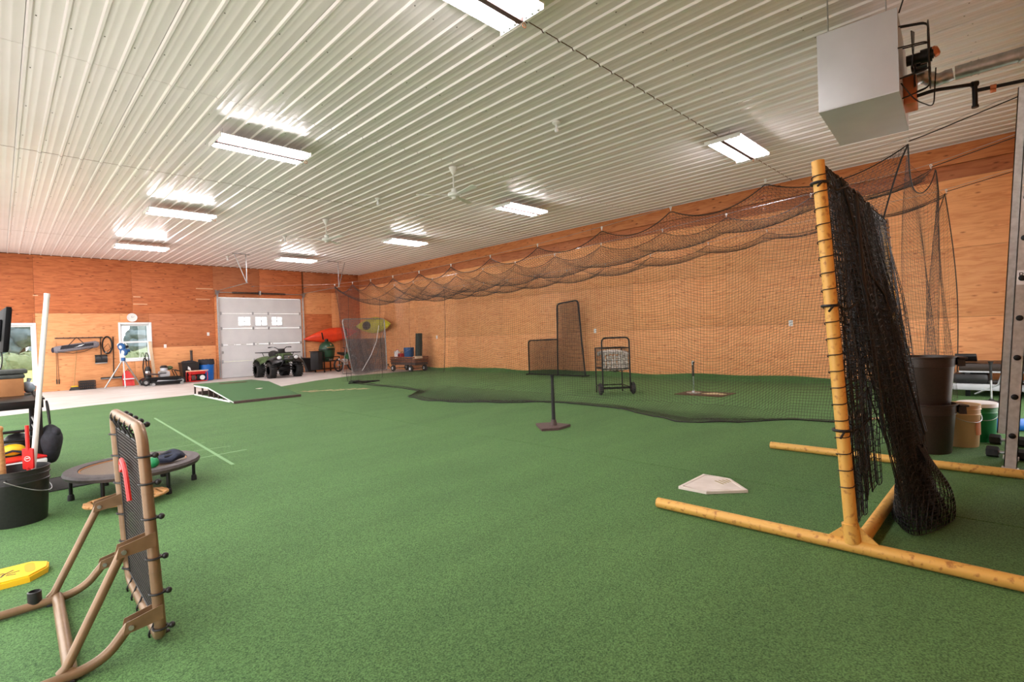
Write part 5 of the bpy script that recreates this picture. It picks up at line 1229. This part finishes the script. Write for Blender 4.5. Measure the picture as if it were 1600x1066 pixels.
b = B()
for z in (.69, .73, .77, .80): b.cyl((-.15, -1.005, z), (.15, -1.005, z), .006, n=6)
obj('grille_bar', b, 'galv', av); obj('badge', B().cyl((0, -1.012, .745), (0, -1.0, .745), .025, n=12), 'chrome', av)
obj('bumper', B().tube(rounded([(-.26, -.90, .42), (-.26, -1.06, .50), (-.2, -1.08, .66), (.2, -1.08, .66), (.26, -1.06, .50), (.26, -.90, .42)], .06), .018, 8).tube([(-.24, -1.06, .5), (.24, -1.06, .5)], .016, 8), 'black_metal', av)
obj('seat', B().tube([(0, -.15, .84), (0, .1, .80), (0, .4, .82), (0, .62, .86)], [.12, .16, .18, .12], 14), 'black_rubber', av); obj('fuel_tank', B().sph((0, -.32, .82), .2, (.85, 1.1, .6), 16, 10), 'green_matte', av)
def rack(y0, y1, z, nm):
    b = B().tube([(-.46, y0, z), (.46, y0, z), (.46, y1, z), (-.46, y1, z)], .014, 8, True)
    for k in range(1, 6): x = -.46+.92*k/6; b.cyl((x, y0, z), (x, y1, z), .009, n=6)
    for s in (-1, 1): b.cyl((s*.3, (y0+y1)/2, z), (s*.25, (y0+y1)/2, z-.14), .012, n=6)
    obj(nm, b, 'black_metal', av)
rack(-.95, -.48, .915, 'front_rack'); rack(.45, 1.0, .92, 'rear_rack')
obj('handlebar', B().tube(rounded([(-.40, -.22, 1.11), (-.22, -.30, 1.12), (-.08, -.36, 1.02), (.08, -.36, 1.02), (.22, -.30, 1.12), (.40, -.22, 1.11)], .05), .014, 8), 'black_metal', av)
for s in (-1, 1): obj('grip', B().cyl((s*.28, -.275, 1.115), (s*.42, -.21, 1.11), .021, n=10), 'black_rubber', av); obj('brake_lever', B().tube([(s*.24, -.31, 1.12), (s*.36, -.31, 1.10)], .008, 6), 'galv', av)
obj('steering_pod', B().rng(-.11, .11, -.44, -.28, .90, 1.06, .03), 'black_plastic', av)

# ------------------------------------------------------------------ kayaks, grill, bike, screen, wagon
def kayak(name, label, m, L_, wd, hg, loc, rot, cx=.15):
    t = thing(name, label, 'kayak', loc); t.rotation_euler = rot
    nu, nv_ = 32, 18; Pg = np.zeros((nu, nv_+1, 3))
    for i, u in enumerate(np.linspace(-1, 1, nu)):
        f = max(.02, (1-abs(u)**1.7))**.9; rk_ = .10*abs(u)**3
        for j in range(nv_+1):
            a = 2*PI*j/nv_; x = math.cos(a); z = math.sin(a)
            Pg[i, j] = (u*L_/2, wd/2*f*(abs(x)**.8)*math.copysign(1, x), hg/2*f**.7*(abs(z)**.8)*math.copysign(1, z)*(1 if z < 0 else .75)+rk_)
    b = B().grid(Pg); obj('hull', b, m, t)
    obj('cockpit_rim', B().tube([(cx+.32*math.cos(a), .17*math.sin(a), hg*.375+.012) for a in np.linspace(0, 2*PI, 28)[:-1]], .016, 8, True), 'black_plastic', t)
    obj('cockpit', B().lathe([(1e-6, 0), (.31, .0), (.31, .012), (1e-6, .012)], 28, (cx, 0, hg*.375-.004), None, (1, .5)), 'black_rubber', t)
    for s in (-1, 1): obj('grab_loop', B().tube(arc((s*(L_/2-.06), 0, .12), .04, 0, PI, 8, 'xz'), .008, 6), 'black_cord', t)
    obj('deck_bungee', B().tube([(-.75, -.16, hg*.36), (-.5, .16, hg*.37), (-.75, .16, hg*.36), (-.5, -.16, hg*.37)], .006, 6).tube([(.8, -.14, hg*.36), (.95, .12, hg*.35)], .006, 6), 'black_cord', t)
    obj('keel_strip', B().tube([(u, 0, -hg/2*max(.02, 1-abs(u/(L_/2))**2.4)**.6+.10*abs(u/(L_/2))**3-.003) for u in np.linspace(-L_*.47, L_*.47, 20)], .012, 6), m, t)
    for s in (-1, 1): obj('wall_cradle', B().box((s*L_*.22, 0, -hg/2-.03), (.05, wd*.5, .03), ch=.006), 'black_metal', t)
    return t
kayak('kayak', 'bright orange-red kayak hung hull-out on the far wall above the grill', 'orange_kayak', 2.5, .62, .36, (10.32, 21.32, 1.55), (PI/2-.15, -.10, 0)).rotation_euler = (-PI/2-.1, -.12, 0)
kayak('kayak', 'yellow-green kayak hung cockpit-out on the right wall', 'yellow_kayak', 2.9, .70, .34, (11.52, 19.85, 1.9), (PI/2, 0, PI/2), -.42).rotation_euler = Euler((PI/2, .0, -PI/2))
eg = thing('ceramic_grill', 'dark green egg-shaped ceramic grill in a black wheeled stand', 'grill', (9.70, 20.6, 0), .15)
obj('grill_base', B().lathe([(.14, .42), (.24, .5), (.30, .68), (.32, .86), (.325, .92), (.3, .92), (1e-6, .9)], 32), 'green_ceramic', eg); obj('grill_lid', B().lathe([(.325, .945), (.32, 1.0), (.28, 1.12), (.20, 1.22), (.09, 1.275), (.07, 1.28)], 32), 'green_ceramic', eg)
obj('steel_band', B().lathe([(.328, .915), (.334, .92), (.334, .95), (.328, .955)], 32), 'black_metal', eg); obj('chimney_cap', B().lathe([(.07, 1.27), (.075, 1.29), (.07, 1.36), (.05, 1.38), (1e-6, 1.38)], 18), 'black_metal', eg); obj('lid_handle', B().tube([(-.2, -.30, 1.02), (-.18, -.38, 1.02), (.18, -.38, 1.02), (.2, -.30, 1.02)], .014, 8), 'wood_tan', eg); obj('thermometer', B().cyl((0, -.27, 1.12), (0, -.30, 1.13), .035, n=14), 'chrome', eg); obj('draft_door', B().rng(-.07, .07, -.25, -.2, .48, .56, .006), 'galv', eg)
b = B()
for (x, y) in ((-.36, -.32), (.36, -.32), (-.36, .32), (.36, .32)): obj('stand_leg', B().rng(x-.02, x+.02, y-.02, y+.02, .08, .86 if x < 0 else .62, .004), 'black_metal', eg)
for z in (.12, .44, .60): b.rng(-.38, .38, -.335, -.305, z, z+.03).rng(-.38, .38, .305, .335, z, z+.03).rng(-.38, -.345, -.3, .3, z, z+.03).rng(.345, .38, -.3, .3, z, z+.03)
obj('stand_frame', b, 'black_metal', eg); obj('side_shelf', B().rng(-.64, -.39, -.3, .3, .86, .89, .006), 'black_metal', eg); obj('shelf_panel', B().rng(-.60, -.39, -.28, .28, .12, .855, .01), 'black_plastic', eg)
for (x, y) in ((-.36, -.32), (.36, -.32), (-.36, .32), (.36, .32)): obj('caster', B().lathe([(.015, -.015), (.04, -.015), (.042, 0), (.04, .015), (.015, .015)], 14, (x, y, .042), (0, PI/2, 0)), 'black_rubber', eg)
bp_ = thing('plastic_trough', 'black plastic trough tipped on its side between quad and grill', 'trough', (9.13, 21.25, .02), 0)
obj('trough_shell', B().add([(-.2, 0, .58), (.28, .0, .54), (.32, -.05, .02), (.0, -.12, .02), (-.2, .16, .62), (.28, .16, .58), (.32, .16, .0), (.0, .14, .0)], [(0, 1, 2, 3), (4, 7, 6, 5), (0, 4, 5, 1), (1, 5, 6, 2), (2, 6, 7, 3), (3, 7, 4, 0)]), 'black_plastic', bp_); obj('trough_rim', B().tube([(-.2, 0, .58), (.28, 0, .54), (.32, -.05, .025), (0, -.12, .025)], .014, 6, True), 'black_plastic', bp_)
bk_ = thing('dirt_bike', 'small green and white bike parked behind the grill stand', 'bike', (10.25, 20.15, 0), .35)
for x, r_ in ((-.36, .24), (.42, .26)):
    w_ = obj('tire', B().tube([(x+r_*math.cos(a), 0, r_+.035+r_*math.sin(a)) for a in np.linspace(0, 2*PI, 32)[:-1]], .035, 8, True), 'black_rubber', bk_); b = B().cyl((x, -.04, r_+.035), (x, .04, r_+.035), .03, n=10)
    for k in range(10): a = k*PI/5; b.cyl((x, 0, r_+.035), (x+r_*math.cos(a), 0, r_+.035+r_*math.sin(a)), .003, n=4)
    obj('spoke_hub', b, 'galv', w_)
obj('frame_tube', B().tube(rounded([(.27, 0, .80), (.05, 0, .62), (-.12, 0, .32), (.1, 0, .25), (.26, 0, .70)], .05), .022, 8).cyl((-.12, 0, .32), (-.36, 0, .275), .02, n=8), 'green_matte', bk_); obj('fork', B().cyl((.27, -.06, .84), (.42, -.06, .295), .018, n=8).cyl((.27, .06, .84), (.42, .06, .295), .018, n=8), 'galv', bk_); obj('front_fender', B().tube(arc((.42, 0, .30), .33, .5, 2.2, 8, 'xz'), [.02]+[.045]*7+[.02], 8), 'vinyl', bk_); obj('shroud', B().prism([(.26, -.08, .78), (.02, -.09, .70), (.05, -.09, .45), (.22, -.08, .55)], (0, .16, 0)), 'green_plastic', bk_); obj('seat', B().tube([(.1, 0, .74), (-.1, 0, .73), (-.4, 0, .78)], [.06, .075, .04], 10), 'black_rubber', bk_); obj('engine', B().rng(-.12, .12, -.09, .09, .27, .52, .03), 'heater_grey', bk_); obj('exhaust', B().tube([(.08, -.1, .4), (-.1, -.11, .34), (-.45, -.11, .52)], [.02, .025, .045], 8), 'chrome', bk_); obj('handlebar', B().tube([(.22, -.3, .98), (.27, -.1, .96), (.27, .1, .96), (.22, .3, .98)], .013, 8), 'black_metal', bk_); obj('number_plate', B().prism([(.33, -.09, .82), (.33, .09, .82), (.30, .08, .98), (.30, -.08, .98)], (.008, 0, 0)), 'vinyl', bk_)
# far practice screen
fs_ = thing('practice_screen', 'silver tube practice net screen with grey mesh near the far cage corner', 'practice screen', (9.0, 17.2, .0))
corn = rounded([(.55, 0, .05), (.05, 0, .05), (-.30, 0, 2.04), (1.42, 0, 2.06), (1.46, 0, .12), (.5, 0, .05)], .14, 5)
obj('tube_frame', B().tube(corn, .022, 10), 'galv', fs_)
def sg(u, v): 
    xl = .05-.35*v; xr = 1.46-.04*v; return (xl+(xr-xl)*u, .10*math.sin(PI*u)*math.sin(PI*v)+.02*math.sin(12*u+5*v), .08+1.95*v)
g1 = sheet(46, 52, sg); g2 = sheet(46, 34, lambda u, v: tuple(np.array(sg(u, v*.62))+np.array([.017, .03+.03*math.sin(14*u), .015])))
put('mesh_net', net_mesh('mesh_net', [g1], .0042, 'net_grey'), fs_); put('pocket_net', net_mesh('pocket_net', [g2, g2+np.array([.015, .05, .015])], .005, mat('net_mid', S(92, 84, 86), .7)), fs_)
obj('brace_strap', B().tube([(1.14, -.06, 1.80), (1.0, -.08, 1.2), (.75, -.09, .7), (.36, -.1, .15)], .012, 6), 'vinyl', fs_); obj('rear_brace', B().cyl((1.42, .03, 1.6), (1.35, .9, .03), .016, n=8).cyl((-.12, .03, 1.3), (.1, .9, .03), .016, n=8).cyl((1.35, .9, .03), (.1, .9, .03), .016, n=8), 'galv', fs_)
wg = thing('utility_wagon', 'brown flat utility wagon with slat sides by the right wall', 'wagon', (11.22, 16.85, 0))
obj('wagon_bed', B().rng(-.285, .285, -.835, .835, .26, .50, .006), 'brown_rubber', wg)
for z in (.36, .44, .52): 
    for s in (-1, 1): obj('side_slat', B().rng(s*.3-.012, s*.3+.012, -.85, .85, z, z+.055, .004), mat('wagon_brown', S(140, 82, 52), .6, c2=S(112, 62, 38), sc=9), wg)
    for s in (-1, 1): obj('end_slat', B().rng(-.285, .285, s*.85-.012, s*.85+.012, z, z+.055, .004), 'wagon_brown', wg)
for (x, y) in ((-.33, -.6), (.3, -.6), (-.33, .6), (.3, .6)):
    w_ = obj('wheel', B().lathe([(.05, -.04), (.11, -.045), (.13, 0), (.11, .045), (.05, .04)], 22, (x, y, .13), (0, PI/2, 0)), 'black_rubber', wg); obj('wheel_hub', B().lathe([(1e-6, -.048), (.055, -.046), (.06, 0), (.055, .046), (1e-6, .048)], 14, (x, y, .13), (0, PI/2, 0)), 'vinyl', w_)
obj('axle', B().cyl((-.33, -.6, .13), (.3, -.6, .13), .014, n=8).cyl((-.33, .6, .13), (.3, .6, .13), .014, n=8), 'black_metal', wg); obj('pull_handle', B().tube([(-.0, .88, .25), (-.05, 1.25, .12), (-.05, 1.5, .25)], .014, 8).cyl((-.14, 1.5, .25), (.04, 1.5, .25), .014, n=8), 'black_metal', wg)
p = bucket('blue_bucket', 'blue plastic bucket standing on the wagon', (11.15, 16.72, .502), .20, .42, 'blue_paint', handle=1.2)
bxx = thing('rolled_mat', 'dark green rolled mat standing tilted in the wagon', 'rolled mat', (11.32, 16.28, .503))
b = B().tube([(0, .05, .0), (.0, -.02, .94)], .13, 18); obj('roll_body', b, mat('roll_green', S(32, 44, 38), .7), bxx)
sp = [(.13*(1-k/40)*math.cos(k*.5), -.02+.13*(1-k/40)*math.sin(k*.5), 0.943) for k in range(36)]; obj('spiral_edge', B().tube(sp, .006, 5), 'grey_foam', bxx)
cx_ = thing('jug', 'white plastic jug with handle at the far end of the wagon', 'jug', (11.1, 17.45, .502)); obj('jug_body', B().lathe([(.11, 0), (.12, .02), (.12, .2), (.08, .27), (.03, .3), (.03, .33)], 20), 'vinyl', cx_); obj('jug_handle', B().tube(arc((-.09, 0, .24), .05, 0, 2*PI, 12, 'xz')[:-1], .012, 6, True), 'vinyl', cx_); obj('jug_cap', B().cyl((0, 0, .33), (0, 0, .36), .035, n=12), 'red_plastic', cx_)
tw = thing('tool_case', 'red and black tool case lying in the wagon beside the bucket', 'tool case', (11.1, 17.12, .502)); obj('case_body', B().rng(-.14, .14, -.11, .11, 0, .2, .02), 'red_plastic', tw); obj('case_handle', B().tube(rounded([(-.06, 0, .2), (-.06, 0, .25), (.06, 0, .25), (.06, 0, .2)], .02), .01, 6), 'black_plastic', tw); obj('case_latch', B().rng(-.16, -.14, -.03, .03, .1, .16, .003), 'black_plastic', tw)
py_ = thing('paper_tray', 'pale shallow tray on the near end of the wagon', 'tray', (11.06, 16.02, .502)); obj('tray_floor', B().rng(-.14, .14, -.10, .10, .04, .055, .004), 'pale_wood', py_); obj('tray_wall', B().rng(-.14, .14, -.115, -.10, .0, .09, .003).rng(-.14, .14, .10, .115, 0, .09, .003).rng(-.14, -.125, -.1, .1, 0, .09, .003).rng(.125, .14, -.1, .1, 0, .09, .003), 'pale_wood', py_)
